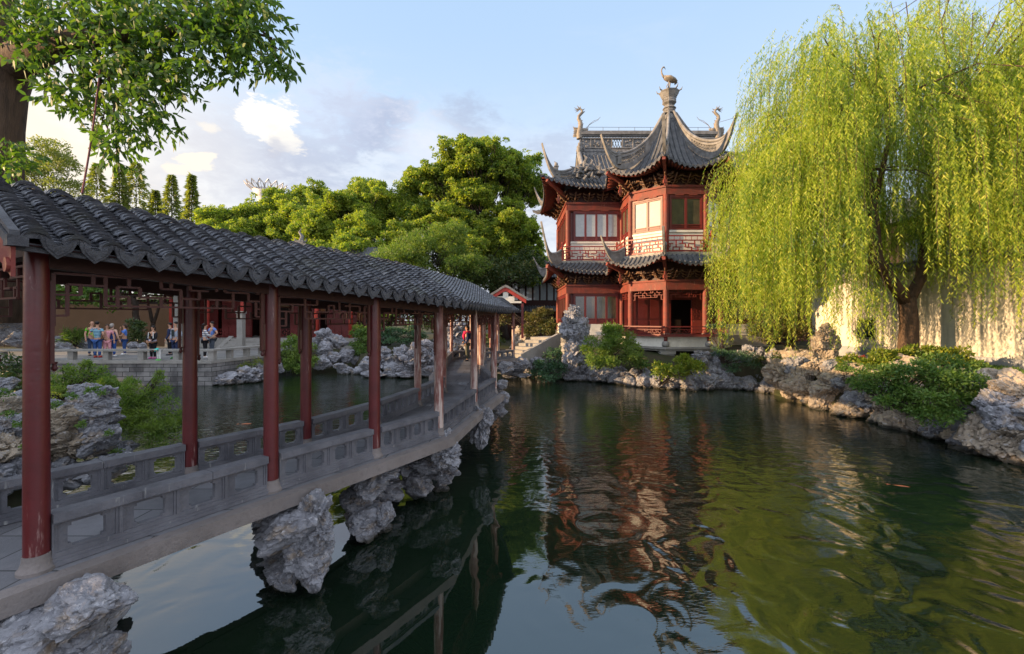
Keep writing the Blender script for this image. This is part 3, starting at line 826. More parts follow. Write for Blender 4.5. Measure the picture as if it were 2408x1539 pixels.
# gable of the last bay, facing the pond
gc = P(1189, 690, 23.2)
mb = MB(); m2 = MB(); m3 = MB()
prof = [(-1.06, -.30), (-.9, -.22), (-.5, .02), (-.15, .25), (0, .31), (.15, .25), (.5, .02), (.9, -.22), (1.08, -.32)]
for (x0, z0), (x1, z1) in zip(prof, prof[1:]):
    mb.hexa(gc + Vector((x0, 0, z0)), (x1 - x0, 0, z1 - z0), (0, .35, 0), (0, 0, .12)); m2.hexa(gc + Vector((x0 * .97, .05, z0 - .2)), ((x1 - x0) * .97, 0, z1 - z0), (0, .04, 0), (0, 0, .199))
    m3.hexa(gc + Vector((x0 * .9, .1, -.5)), ((x1 - x0) * .9, 0, 0), (0, .1, 0), (0, 0, min(z0, z1) + .32))
gw = thing('gable_wall', 'small white gable end with red band and grey coping behind the far corridor roof', 'gable', gc - Vector((0, 0, 2)))
mb.build('coping', 'ridge', gw); m2.build('band', 'redpaint', gw); m3.build('wall', 'cream', gw)
mb = MB(); mb.hexa(gc + Vector((-.9, .12, -2.3)), (.12, 0, 0), (0, .12, 0), (0, 0, 1.8)); mb.hexa(gc + Vector((.8, .12, -2.3)), (.12, 0, 0), (0, .12, 0), (0, 0, 1.8)); mb.build('post', 'sash', gw)

# stone steps from the bridge up to the pavilion
st = thing('stone_steps', 'grey stone steps with sloping side slab climbing from the bridge to the pavilion', 'steps', (1.2, 23.5, 0))
a, b = Vector((.35, 22.2, 0)), Vector((2.35, 24.6, .9)); d = b - a; hd = Vector((d.x, d.y, 0)); wv = Vector((-hd.y, hd.x, 0)).normalized()
mb = MB()
for k in range(6): mb.hexa(a + hd * k / 6 + Vector((0, 0, -.3)), hd / 6 - hd * .002, wv * 1.3, Vector((0, 0, .3 + .9 * (k + 1) / 6)))
mb.hexa(b - Vector((0, 0, 1.2)), hd.normalized() * 1.8, wv * 1.3, Vector((0, 0, 1.199)))
mb.build('step', 'palestone', st)
mb = MB(); mb.hexa(a - wv * .16 - Vector((0, 0, .55)), d, wv * .16, Vector((0, 0, .72))); mb.hexa(b - wv * .162 - Vector((0, 0, .75)), hd.normalized() * 1.8, wv * .16, Vector((0, 0, .92)))
mb.build('side_slab', 'palestone', st)
# ------------------------------------------------------------------ pavilion
pv = thing('pavilion', 'two storey red timber pavilion with upturned grey eaves and octagonal front bay', 'pavilion', (8.63, 24.97, 0))
OC = Vector((8.63, 24.97, 0))
PW = [(3.2, 31.4), (3.2, 25.95), (6.26, 25.95), (6.26, 23.99), (7.65, 22.6), (9.61, 22.6), (11.0, 23.99), (11.0, 25.95), (14.06, 25.95), (14.06, 31.4)]
CONV = [1, 1, 0, 1, 1, 1, 1, 0, 1, 1]
Zv = Vector((0, 0, 1))
def poff(d, z): return offs(PW, d, z)
def band(mb, d0, d1, z0, z1, segs=None):
    A, B = poff(d0, z0), poff(d1, z0)
    for i in (segs or range(len(PW) - 1)):
        mb.prism([A[i], A[i + 1], B[i + 1], B[i]], (0, 0, z1 - z0))

def patch(S, wf, n, nb, tiles, ribs, drips, r=.052, dripw=None, lift=.02, usegrid=True):
    if usegrid: tiles.grid(S, 14, nb)
    for i in range(n):
        f = (2 * (i + .5) / n - 1); pts = []
        for k in range(nb + 1):
            b = k / nb; w_ = wf(b)
            if abs(f) <= w_ + 1e-6: pts.append(S(.5 + .5 * f / w_, b) + Zv * lift)
        if len(pts) > 1: ribs.tube(pts, r, 6)
    if drips is not None:
        for i in range(n + 1):
            a = min(max(i / n, .002), .998); p = S(a, 1); q = S(min(a + .01, 1), 1); q0 = S(max(a - .01, 0), 1); u = (q - q0).normalized()
            o = (S(a, 1) - S(a, .9)); o.z = 0; o.normalize(); hw = (dripw or .11)
            p = p + o * .02
            sh = [p + u * x * hw + Zv * z for x, z in ((-1, .03), (0, .0), (1, .03), (.85, -.05), (.4, -.10), (0, -.14), (-.4, -.10), (-.85, -.05))]
            drips.prism(sh, o * .02)
            if i < n:
                a = (i + .5) / n; p = S(a, 1) + o * .01 + Zv * .02
                drips.tube([p, p + o * .03], r * 1.25, 8)

def corner_w(a, c0, c1, pw=3.6): return (c0 * (1 - a) ** pw, c1 * a ** pw)
def skirt(i, dz_in, d_in, z_in, d_out, z_out, lift, ext):
    """curved eave roof over wall segment i"""
    I, O = poff(d_in, z_in), poff(d_out, z_out)
    i0, i1, o0, o1 = I[i], I[i + 1], O[i], O[i + 1]
    def cdir(j):
        v = O[j] - V2(PW[j], z_out); v.z = 0; return v.normalized()
    c0, c1 = (CONV[i] if i else 0), (CONV[i + 1] if i + 1 < len(PW) - 1 else 0)
    d0, d1 = cdir(i), cdir(i + 1); L = (o1 - o0).length
    pw = 3.0 if L < 3.4 else 3.0 * L / 3.2
    def S(a, b):
        w0, w1 = corner_w(a, c0, c1, pw)
        p = i0.lerp(i1, a).lerp(o0.lerp(o1, a), b); f = 1 - (1 - b) ** 1.45
        p.z = z_in + (z_out - z_in) * f + lift * (w0 + w1) * b * b
        return p + (d0 * w0 + d1 * w1) * ext * b
    wi, wo_ = (i1 - i0).length, L
    return S, (lambda b: (wi + (wo_ - wi) * b) / wo_), L

SEG = {0: 'hall', 1: 'hall', 2: 't', 3: 't', 4: 't', 5: 't', 6: 't', 7: 'hall', 8: 'hall'}
tiles, ribs, drips, soff, raft = MB(), MB(), MB(), MB(), MB()
# lower skirt roof
for i in range(9):
    hall = SEG[i] == 'hall'
    S, wf, L = skirt(i, 0, .50, 5.0, 1.12, 4.36 if not hall else 4.42, .58, .30)
    patch(S, wf, max(3, round(L / .235)), 8, tiles, ribs, drips)
    soff.grid(lambda a, b: S(a, b) - Zv * (.06 + .0 * b), 14, 4, True)
    n = round(L / .15)
    for k in range(n):
        a = (k + .5) / n; raft.tube([S(a, .25) - Zv * .14, S(a, .97) - Zv * .10], .035, 6)
tiles.build('lower_roof', 'pav_tile', pv, True); ribs.build('lower_tile_row', 'pav_tile', pv, True); drips.build('lower_eave_tile', 'tile_edge', pv)
soff.build('lower_soffit', 'darkwood', pv); raft.build('lower_rafter', 'redbeam', pv, True)

# upper roof: octagonal spire roof
tiles, ribs, drips, soff, raft = MB(), MB(), MB(), MB(), MB()
RT = 3.60; ang0 = math.atan2(22.6 - 24.97, 7.65 - 8.63)
def spire_z(b): return 8.93 + 4.1 * (1 - b) ** 2.05
def hipdir(j): a = ang0 + j * math.pi / 4; return Vector((math.cos(a), math.sin(a), 0))
for j in range(8):
    d0, d1 = hipdir(j), hipdir(j + 1)
    def S(a, b, d0=d0, d1=d1):
        r = .28 + (3.75 - .28) * b; p = OC + (d0 * r).lerp(d1 * r, a)
        w0, w1 = corner_w(a, 1, 1, 3.0); k = (w0 + w1) * b * b * b
        p = p + (d0 * w0 + d1 * w1) * .30 * b
        p.z = spire_z(b) + .68 * k; return p
    front = j in (6, 7, 0, 1, 2, 5)
    patch(S, lambda b: max((.28 + 3.47 * b) / 3.75, .01), 12, 14, tiles, ribs, drips)
    soff.grid(lambda a, b: S(a, .55 + .45 * b) - Zv * .07, 12, 3, True)
    for k in range(18):
        a = (k + .5) / 18; raft.tube([S(a, .72) - Zv * .12, S(a, .98) - Zv * .10], .035, 6)
# upper roof: hall with hipped foot and gable
HX0, HX1, HY0, HY1, EXZ = 1.95, 15.31, 24.80, 32.55, 9.05
def hz(t): return EXZ + 2.2 * t + 1.15 * t * t
TS = .435
def hallface(p0, p1, r0, r1, tmax=TS):
    p0, p1, r0, r1 = map(Vector, (p0, p1, r0, r1)); L = (p1 - p0).length; pw = 3.0 * L / 3.2
    c = Vector((8.63, 28.7, 0))
    def S(a, b):
        t = 1 - b; w0, w1 = corner_w(a, 1, 1, pw); p = r0.lerp(r1, a).lerp(p0.lerp(p1, a), b)
        k = (w0 + w1) * b * b
        q0 = (p0 - c); q1 = (p1 - c); q0.z = q1.z = 0
        p = p + (q0.normalized() * w0 + q1.normalized() * w1) * .45 * b
        p.z = hz(t * tmax) + .65 * k; return p
    return S, L
yf, yb = HY0 + 4.0 * TS, HY1 - 4.0 * TS
faces = [((HX0, HY0, 0), (HX1, HY0, 0), (4.25, yf, 0), (13.01, yf, 0)), ((HX0, HY1, 0), (HX0, HY0, 0), (4.25, yb, 0), (4.25, yf, 0)), ((HX1, HY0, 0), (HX1, HY1, 0), (13.01, yf, 0), (13.01, yb, 0)), ((HX1, HY1, 0), (HX0, HY1, 0), (13.01, yb, 0), (4.25, yb, 0))]
for fc in faces:
    S, L = hallface(*fc); wi = (Vector(fc[3]) - Vector(fc[2])).length
    patch(S, lambda b: (wi + (L - wi) * b) / L, round(L / .235), 8, tiles, ribs, drips)
    soff.grid(lambda a, b: S(a, .3 + .7 * b) - Zv * .07, 14, 3, True)
    n = round(L / .16)
    for k in range(n):
        a = (k + .5) / n; raft.tube([S(a, .5) - Zv * .12, S(a, .98) - Zv * .10], .035, 6)
for sy in (1, -1):
    def S(a, b):
        t = 1 - b * (1 - TS); p = Vector((4.05 + 9.16 * a, 0, hz(t))); p.y = (HY0 + 4.0 * t) if sy > 0 else (HY1 - 4.0 * t); return p
    patch(S, lambda b: 1, 38, 8, tiles, ribs, None)
tiles.build('upper_roof', 'pav_tile', pv, True); ribs.build('upper_tile_row', 'pav_tile', pv, True); drips.build('upper_eave_tile', 'tile_edge', pv)
soff.build('upper_soffit', 'darkwood', pv); raft.build('upper_rafter', 'redbeam', pv, True)

# hip ridges with swept horns
def hip(base, d, rs, zt, zb, th=.13, pierced=None, name='hip_ridge', fret=True, tipr=None):
    """standing ridge along direction d from base: rs distances, zt tops, zb bottoms"""
    mb = MB(); n = 26; sd_ = Vector((-d.y, d.x, 0)); Rr = np.linspace(rs[0], rs[-1], n)
    top = np.interp(Rr, rs, zt); bot = np.interp(Rr, rs, zb)
    def sm(a):
        b = a.copy()
        for _ in range(3): b[1:-1] = (b[:-2] + b[1:-1] * 2 + b[2:]) / 4
        return b
    top, bot = sm(top), sm(bot)
    def strip(f0, f1, t, i0=0, i1=n - 1):
        for i in range(i0, i1):
            pa, pb = base + d * Rr[i], base + d * Rr[i + 1]
            z00, z01 = bot[i] + (top[i] - bot[i]) * f0, bot[i] + (top[i] - bot[i]) * f1
            z10, z11 = bot[i + 1] + (top[i + 1] - bot[i + 1]) * f0, bot[i + 1] + (top[i + 1] - bot[i + 1]) * f1
            q = [pa + Zv * z00, pb + Zv * z10, pb + Zv * z11, pa + Zv * z01]
            mb.prism([v - sd_ * t / 2 for v in q], sd_ * t)
    if pierced:
        i0 = int(np.searchsorted(Rr, pierced[0])); i1 = int(np.searchsorted(Rr, pierced[1]))
        strip(0, .34, th); strip(.74, .86, th * .8)
        strip(.34, .74, th * .6, 0, i0); strip(.34, .74, th * .6, i1, n - 1)
        for i in range(i0, i1):
            pa, pb = base + d * Rr[i], base + d * Rr[i + 1]
            za, zb_ = bot[i] + (top[i] - bot[i]) * .34, bot[i + 1] + (top[i + 1] - bot[i + 1]) * .74
            zc, zd = bot[i] + (top[i] - bot[i]) * .74, bot[i + 1] + (top[i + 1] - bot[i + 1]) * .34
            for q in (0, .5):
                A0, A1 = pa.lerp(pb, q), pa.lerp(pb, q + .5)
                mb.bar(A0 + Zv * za, A1 + Zv * zb_, .045, .025); mb.bar(A0 + Zv * zc, A1 + Zv * zd, .045, .025)
    else:
        strip(0, .9, th * .8); strip(.25, .32, th * 1.05); strip(.7, .78, th * 1.05)
    cap = [base + d * Rr[i] + Zv * (top[i] - .02) for i in range(n)]
    rad = [max(.075 * min(1, (Rr[-1] - r_) / .7 + .25), .02) for r_ in Rr]
    mb.tube(cap, rad, 8)
    return mb.build(name, 'ridge', pv)
for j in range(-2, 4):
    d = hipdir(j)
    rs = [.34, .7, 1, 1.5, 2, 2.5, 3, 3.6, 3.95, 4.2, 4.42]
    zt = [13.15, 12.55, 12.05, 11.5, 11.08, 10.78, 10.58, 10.45, 10.6, 10.9, 11.35]
    zb = [12.4, 11.75, 11.3, 10.75, 10.25, 9.87, 9.66, 9.7, 10.1, 10.62, 11.28]
    hip(OC, d, rs, zt, zb, .14, (1.5, 3.2))
    rs = [2.95, 3.3, 3.7, 3.95, 4.2, 4.42]
    if j in (-1, 0, 1, 2): hip(OC, d, rs, [5.62, 5.42, 5.32, 5.42, 5.72, 6.16], [4.9, 4.82, 4.86, 5.08, 5.5, 6.1], .12, None, 'lower_hip_ridge')
for (cx_, cy_), (dx, dy), zt_, hl in (((3.2, 25.95), (-.7, -.714), 7.1, 2.0), ((3.2, 31.4), (-.7, .714), 6.4, 1.5), ((14.06, 25.95), (.7, -.714), 7.1, 2.0)):
    d = Vector((dx, dy, 0)).normalized(); b = Vector((cx_, cy_, 0))
    hip(b, d, [.65, 1.0, 1.5, 1.8, 2.1, 2.35], [5.75, 5.55, 5.45, 5.6, (5.6 + zt_) / 2, zt_], [4.9, 4.82, 4.95, 5.3, (5.5 + zt_) / 2, zt_ - .06], .12, None, 'lower_hip_ridge')
for (cx_, cy_), (ex, ey) in (((4.25, yf), (HX0, HY0)), ((4.25, yb), (HX0, HY1)), ((13.01, yf), (HX1, HY0)), ((13.01, yb), (HX1, HY1))):
    d = Vector((ex - cx_, ey - cy_, 0)).normalized(); b = Vector((cx_, cy_, 0))
    hip(b, d, [.0, .8, 1.6, 2.3, 2.75, 3.05, 3.3], [11.0, 10.55, 10.2, 10.05, 10.3, 10.8, 11.4], [hz(TS) - .1, 9.75, 9.48, 9.55, 9.95, 10.6, 11.33], .13, (.6, 1.9))
    sy = 1 if cy_ < 28 else -1
    vb = MB()
    pts = [Vector((cx_ + (-.02 if cx_ < 8 else .02), HY0 + 4.0 * t if sy > 0 else HY1 - 4.0 * t, hz(t) + .22)) for t in np.linspace(TS - .06, 1.05, 10)]
    vb.tube(pts, .12, 8); vb.tube([p - Zv * .22 for p in pts], .16, 6); vb.tube([p + Vector((.28 if cx_ < 8 else -.28, 0, -.08)) for p in pts], .07, 6)
    vb.build('verge_ridge', 'ridge', pv, True)
gb = MB()
for x_ in (4.3, 12.9): gb.prism([(x_, yf, hz(TS) - .1), (x_, yb, hz(TS) - .1), (x_, 28.7, hz(1) + .1)], (.06, 0, 0))
gb.build('gable', 'ridge', pv)

# main ridge of the hall, pierced panels between mouldings
RX0, RX1, RY = 4.25, 13.0, 28.74
mb = MB(); W_ = RX1 - RX0
for z0, z1, th in ((12.15, 12.55, .34), (12.62, 12.68, .24), (13.24, 13.30, .22), (13.42, 13.50, .22), (13.50, 13.66, .34), (13.66, 13.74, .24)):
    mb.hexa((RX0, RY - th / 2, z0), (W_, 0, 0), (0, th, 0), (0, 0, z1 - z0))
n = 13
for i in range(n + 1): mb.box((RX0 + .05 + (W_ - .1) * i / n, RY, 12.95), .06, .2, .58)
for i in range(n):
    x0 = RX0 + .05 + (W_ - .1) * i / n; w2 = (W_ - .1) / n
    if i in (3, 9):
        for k in range(4):
            mb.bar((x0 + w2 * k / 4, RY, 12.68), (x0 + w2 * (k + 1) / 4, RY, 13.24), .06, .03); mb.bar((x0 + w2 * (k + 1) / 4, RY, 12.68), (x0 + w2 * k / 4, RY, 13.24), .058, .028)
    else:
        mb.box((x0 + w2 / 2, RY, 12.96), w2 * .94, .07, .55)
        for k in range(7): mb.ball((x0 + w2 * rnd.uniform(.2, .8), RY - .05, rnd.uniform(12.75, 13.15)), .07, .05, .07, 6, 4)
for zz in (12.585, 13.36):
    for i in range(90): mb.box((RX0 + W_ * (i + .5) / 90, RY, zz), .045, .1, .08 if zz < 13 else .12)
mb.build('main_ridge', 'ridge', pv)
mb = MB()
for i in range(9): mb.tube([(RX0 + .5 + i, RY, 13.74), (RX0 + .5 + i, RY, 14.0)], .012, 5)
mb.tube([(RX0 + .4, RY, 14.0), (RX1 - .4, RY, 13.98)], .012, 5); mb.build('lightning_wire', 'cable', pv)

def dragon(x, s):
    """finned dragon coiling up from the ridge end, s mirrors it"""
    mb = MB(); k = .00614
    def q(cx_, cy_, dy=0): return Vector((x + s * (cx_ - 600) * k, RY + dy, 13.3 + (900 - cy_) * k))
    body = [(600, 905), (596, 860), (604, 810), (612, 760), (604, 725), (588, 700), (592, 672), (612, 650), (628, 632), (622, 608), (600, 596)]
    mb.tube([q(a, b) for a, b in body], [.20, .19, .17, .15, .13, .105, .10, .095, .085, .07, .05], 10)
    for a, b, c, d in ((600, 600, 543, 583), (600, 598, 545, 608), (602, 595, 556, 632), (604, 592, 574, 562), (610, 594, 588, 575), (612, 600, 606, 566), (596, 604, 560, 590)):
        m = q((a + c) / 2, (b + d) / 2 + 7); mb.tube([q(a, b), m, q(c, d)], [.045, .032, .008], 5)
    for i, (a, b) in enumerate(body[1:-1]):
        for o_ in (-1, 1) if i < 4 else (1,):
            mb.tube([q(a + 15 * o_, b), q(a + 32 * o_, b - 14)], [.045, .004], 4)
    for i in range(7):                       # lower spikes outside the ridge end
        mb.tube([q(590, 800 + i * 13), q(550 - rnd.uniform(0, 22), 792 + i * 15), q(528 + rnd.uniform(0, 14), 778 + i * 16)], [.06, .045, .008], 5)
    mb.ball(q(650, 815), .20, .12, .13, 8, 6); mb.tube([q(640, 822), q(678, 812), q(690, 800)], [.12, .08, .02], 6); mb.tube([q(660, 832), q(690, 832)], [.06, .03], 6)
    o = mb.build('dragon_ornament', 'bronze', pv, True, angle=60)
    m2 = MB()
    for j in (0, 14): m2.tube([q(672, 800 - j * .2), q(700, 762 - j * .3), q(745, 735 - j), q(790, 712 - j * .5), q(815, 680 - j * .2)], [.018, .015, .012, .01, .004], 5)
    m2.build('whisker', 'bronze', o)
dragon(RX0 + .02, 1); dragon(RX1 - .02, -1)

# sculpted figures on the roof between hall and bay
mb = MB()
for i in range(46):
    u_, v_ = rnd.uniform(1350, 1412), rnd.uniform(398, 424)
    p = P(u_, v_ - abs(u_ - 1385) * .1, rnd.uniform(25.0, 25.5)); a = rnd.uniform(0, 6.28)
    mb.tube([p, p + Vector((math.cos(a) * .2, -.05, math.sin(a) * .15 + .08)), p + Vector((math.cos(a + .8) * .36, 0, math.sin(a) * .2 + .12))], [.10, .08, .02], 6)
for u_, v_ in ((1388, 385), (1406, 393), (1362, 400), (1375, 378)):
    p = P(u_, v_, 25.4); mb.tube([p - Zv * .5, p - Zv * .1, p + Vector((.12, 0, .15)), p + Vector((-.05, 0, .3))], [.14, .10, .08, .03], 6)
mb.build('roof_figure', 'ridge', pv, True, angle=50)
for u_, v_, d_ in ((1308, 398, 25.2), (1456, 373, 23.6)):
    p = P(u_, v_, d_); m2 = MB(); m2.box(p - Zv * .1, .2, .2, .42); m2.box(p + Zv * .13, .26, .26, .05); m2.ball(p + Zv * .25, .10, .1, .13, 8, 6); m2.tube([p + Zv * .3, p + Vector((-.1, 0, .42))], [.05, .02], 5); m2.build('ridge_post', 'ridge', pv)

# finial and crane
mb = MB()
mb.lathe(OC + Zv * 12.75, [(.42, 0), (.40, .2), (.30, .3), (.27, .34)], 8, ang0 + math.pi / 8)
mb.lathe(OC + Zv * 13.09, [(.27, 0), (.36, .03), (.36, .10), (.31, .12), (.31, .28), (.37, .31), (.34, .38), (.22, .44)], 8, ang0)
mb.lathe(OC + Zv * 13.53, [(.22, 0), (.24, .06), (.36, .16), (.38, .2), (.36, .24), (.36, .42), (.39, .44), (.39, .48), (.42, .52), (.50, .70), (.54, .76), (.54, .80), (.5, .82), (.3, .82)], 8, ang0)
for j in range(8):
    d = hipdir(j); b = OC + d * .5 + Zv * 14.33
    mb.tube([b, b + d * .12 + Zv * .04, b + d * .18 + Zv * .18], [.04, .035, .008], 5)
    dm = (hipdir(j) + hipdir(j + 1)).normalized()
    for z_, r_ in ((13.28, .29), (13.86, .335)): mb.box(OC + dm * r_ + Zv * z_, .035, .16, .11, math.atan2(dm.y, dm.x))
mb.build('finial', 'ridge', pv)
mb = MB(); b = OC + Zv * 14.35
def q(x, z, y=0): return b + Vector((x, y, z))
mb.tube([q(-.30, .86), q(-.22, .78), q(-.05, .72), (q(.15, .66)), q(.32, .58), q(.44, .48)], [.06, .13, .17, .16, .11, .03], 10)
mb.tube([q(-.24, .78), q(-.34, .86), q(-.41, 1.0), q(-.43, 1.14), q(-.40, 1.27), q(-.34, 1.35)], [.09, .06, .045, .038, .036, .035], 8)
mb.ball(q(-.31, 1.35), .06, .045, .045, 8, 6); mb.tube([q(-.28, 1.36), q(-.20, 1.22)], [.03, .006], 6)
for i in range(9): mb.tube([q(.12 + .03 * i, .66 - i * .01, -.1 + .025 * i), q(.34 + .02 * (i % 4), .50 - .025 * (i % 5), -.12 + .03 * i)], [.05, .012], 5)
mb.tube([q(-.02, .60, -.05), q(-.05, .46, -.05), q(-.17, .26, -.05), q(-.02, .0, -.03)], [.05, .028, .022, .02], 7)
mb.tube([q(.06, .58, .05), q(.05, .30, .05), q(.03, .0, .03)], [.05, .022, .02], 7)
for sy_ in (-1, 1): mb.tube([q(.0, .02, .03 * sy_), q(-.12, .0, .05 * sy_)], [.018, .006], 5)
for sy_ in (-1, 1):
    mb.tube([q(-.22, .80, .12 * sy_), q(.0, .74, .17 * sy_), q(.25, .62, .15 * sy_), q(.42, .55, .08 * sy_)], [.04, .09, .08, .02], 8)
mb.build('crane_statue', 'bronze', pv, True)

# ---- storeys
def wallseg(i, d=0): A = poff(d, 0); return A[i], A[i + 1]
mb = MB(); band(mb, -.10, .12, 3.33, 3.74); band(mb, -.12, .17, 3.7405, 3.83); mb.build('beam', 'redbeam', pv); mb = MB(); band(mb, -.10, .11, 8.05, 8.40); band(mb, -.12, .17, 8.4005, 8.50)
mb.build('beam', 'redbeam', pv)
mb = MB(); band(mb, -.2, .02, 3.8305, 5.0); mb.build('frieze_wall', 'darkwood', pv); mb = MB(); band(mb, -.2, .02, 8.5005, 9.3); mb.build('frieze_wall', 'darkwood', pv)
mb = MB(); band(mb, -.3, .46, 4.99, 5.14, range(9)); mb.build('balcony_slab', 'palestone', pv)
for i in range(9):
    for j, (x, y) in enumerate((PW[i],)):
        pass
cols = []
for (x, y) in PW:
    g_ = MB(); g_.lathe((x, y, 0), [(.15, 1.05), (.15, 2.2), (.14, 3.33)], 16); c_ = g_.build('column', 'redbeam', pv, True, angle=50)
    g2 = MB(); g2.lathe((x, y, 0), [(.17, .98), (.2, 1.03), (.2, 1.1), (.16, 1.16)], 16); g2.build('column_base', 'palestone', c_, True, angle=40)
    g_ = MB(); g_.lathe((x, y, 0), [(.14, 5.14), (.14, 8.05)], 16); g_.build('column', 'redbeam', pv, True, angle=50)
for x in (4.7,):
    pass
def window(a, b, z0, z1, n, glass, rail=.28, parent=pv, top=.0, open_last=False):
    """row of n sashes between a and b"""
    a, b = Vector(a), Vector(b); d = b - a; L = d.length; u = d / L; nn = Vector((u.y, -u.x, 0))
    fr = MB(); pn = MB()
    def bx(x0, x1, zz0, zz1, t0, t1, m): m.hexa(a + u * x0 + nn * t0 + Zv * zz0, u * (x1 - x0), nn * (t1 - t0), Zv * (zz1 - zz0))
    bx(0, L, z0, z0 + .07, -.05, .07, fr); bx(0, L, z1 - .08, z1, -.05, .07, fr); bx(0, .07, z0 + .0702, z1 - .0802, -.05, .068, fr); bx(L - .07, L, z0 + .0702, z1 - .0802, -.05, .068, fr)
    w_ = (L - .14) / n; H = z1 - z0
    for k in range(n):
        x0, x1 = .07 + k * w_, .07 + (k + 1) * w_; s = .055
        bx(x0, x0 + s, z0 + .071, z1 - .081, -.03, .045, fr); bx(x1 - s, x1, z0 + .071, z1 - .081, -.03, .045, fr)
        zb, zt = z0 + .071 + rail * H, z1 - .081 - .07 - top
        bx(x0 + s + .0005, x1 - s - .0005, z0 + .071, zb - .05, -.025, .01, fr); bx(x0 + s + .0005, x1 - s - .0005, zb - .0495, zb, -.028, .04, fr); bx(x0 + s + .0005, x1 - s - .0005, zt, z1 - .081, -.028, .04, fr)
        if rail * H > .2: bx(x0 + s + .06, x1 - s - .06, z0 + .13, zb - .11, .0105, .025, fr)
        bx(x0 + s + .001, x1 - s - .001, zb + .0005, zt - .0005, -.005, .0, pn)
    f = fr.build('window', 'sash', parent); pn.build('pane', glass, f)
    return f
def seg_ab(i, d, m0=.15, m1=.15):
    a, b = wallseg(i, d); u = (b - a).normalized(); return a + u * m0, b - u * m1
mb = MB(); band(mb, -.30, -.12, 1.04, 3.32, (0, 1, 7, 8)); band(mb, -.30, -.12, 5.15, 8.04); mb.build('inner_wall', 'sash', pv)
# upper storey
for i, n, gl, m in ((1, 4, 'skyglass', .55), (2, 2, 'darkglass', .3), (3, 2, 'curtain', .26), (4, 2, 'darkglass', .22), (5, 2, 'skyglass', .26), (6, 2, 'darkglass', .3), (7, 4, 'skyglass', .4), (0, 6, 'darkglass', .5), (8, 6, 'darkglass', .5)):
    a, b = seg_ab(i, 0, .15 if i != 1 else .30, .15 if i != 1 else .15)
    window(a, b, 6.30, 8.0, n, gl, .12)
    mb = MB(); A, B = seg_ab(i, 0, .14, .14); nn = (B - A).normalized(); nn = Vector((nn.y, -nn.x, 0))
    mb.hexa(A - nn * .1 + Zv * 6.18, B - A, nn * .17, Zv * .11); mb.build('sill', 'cream', pv)
    mb = MB(); mb.hexa(A - nn * .06 + Zv * 5.14, B - A, nn * .08, Zv * 1.035); mb.build('apron_wall', 'cream', pv)
    mb = MB(); mb.hexa(A - nn * .08 + Zv * 8.0005, B - A, nn * .12, Zv * .05)
    for t_ in (.3, .7): c = A.lerp(B, t_) + nn * .09 + Zv * 8.02; mb.bar(c - (B - A).normalized() * .2, c + (B - A).normalized() * .2, .05, .05)
    mb.build('lintel', 'redbeam', pv)
# balcony railings
Bp = poff(.36, 0)
for i in range(9):
    a, b = Bp[i], Bp[i + 1]; u = (b - a).normalized(); L = (b - a).length; z0, z1 = 5.20, 6.0
    mb = MB()
    for z_, h_ in ((z0, .05), (5.74, .035), (z1 - .05, .06)): mb.bar(a + Zv * z_, b + Zv * z_, .06, h_)
    lattice(mb, a + u * .07 + Zv * (z0 + .03), u, L - .14, .50, .150, .046, .05, 0, True, i)
    for k in range(max(3, round(L / .28))):
        c = a.lerp(b, (k + .5) / max(3, round(L / .28))); mb.hexa(c - u * .01 + Zv * 5.757, u * .02, Vector((u.y, -u.x, 0)) * .02, Zv * .19)
    mb.build('balcony_railing', 'railred', pv)
for p in Bp:
    mb = MB(); mb.box(p + Zv * 5.62, .10, .10, .95); mb.ball(p + Zv * 6.14, .065, .065, .08, 8, 6); mb.build('railing_post', 'redwood', pv)
# ground storey: hall windows, side walls
for i, n in ((1, 4), (7, 4), (0, 6), (8, 6)):
    a, b = seg_ab(i, 0, .30 if i == 1 else .15, .2)
    window(a, b, 1.60, 3.32, n, 'darkglass', .14)
    mb = MB(); A, B = seg_ab(i, 0, .12, .12); nn = (B - A).normalized(); nn = Vector((nn.y, -nn.x, 0))
    mb.hexa(A - nn * .08 + Zv * .98, B - A, nn * .14, Zv * .619); mb.build('base_wall', 'cream', pv)
# porch: back wall with door, floor, ceiling
mb = MB()
o = [V2(p) for p in PW[2:8]]
mb.prism([p + Zv * .99 for p in o], (0, 0, .05)); mb.build('porch_floor', 'palestone', pv)
mb = MB(); mb.prism([p + Zv * 3.32 for p in [OC + (q_ - OC) * .97 for q_ in o]], (0, 0, .05)); mb.prism([p + Zv * 5.05 for p in [OC + (q_ - OC) * .97 for q_ in o]], (0, 0, .05)); mb.build('ceiling', 'darkwood', pv)
mb = MB()
mb.hexa((6.3, 25.35, 1.04), (2.55, 0, 0), (0, .08, 0), (0, 0, 2.28)); mb.hexa((10.0, 25.35, 1.04), (.97, 0, 0), (0, .08, 0), (0, 0, 2.28)); mb.hexa((8.85, 25.35, 2.95), (1.15, 0, 0), (0, .08, 0), (0, 0, .37))
for x_ in (6.35, 7.0, 7.65, 8.3):
    for z_, h_ in ((1.1, .7), (1.9, 1.3)):
        mb.hexa((x_ + .04, 25.31, z_), (.5, 0, 0), (0, .039, 0), (0, 0, h_))
mb.build('panel_wall', 'sash', pv)
mb = MB(); mb.hexa((8.86, 27.2, 1.0), (1.2, 0, 0), (0, .02, 0), (0, 0, 2.2)); mb.build('doorway', 'interior', pv)
mb = MB(); lattice(mb, (10.02, 25.33, 1.9), (1, 0, 0), .5, 1.2, .08, .018, .02, 0, True, 1); mb.hexa((10.0, 25.29, 1.1), (.55, 0, 0), (0, .05, 0), (0, 0, .7)); mb.build('door', 'redwood', pv)
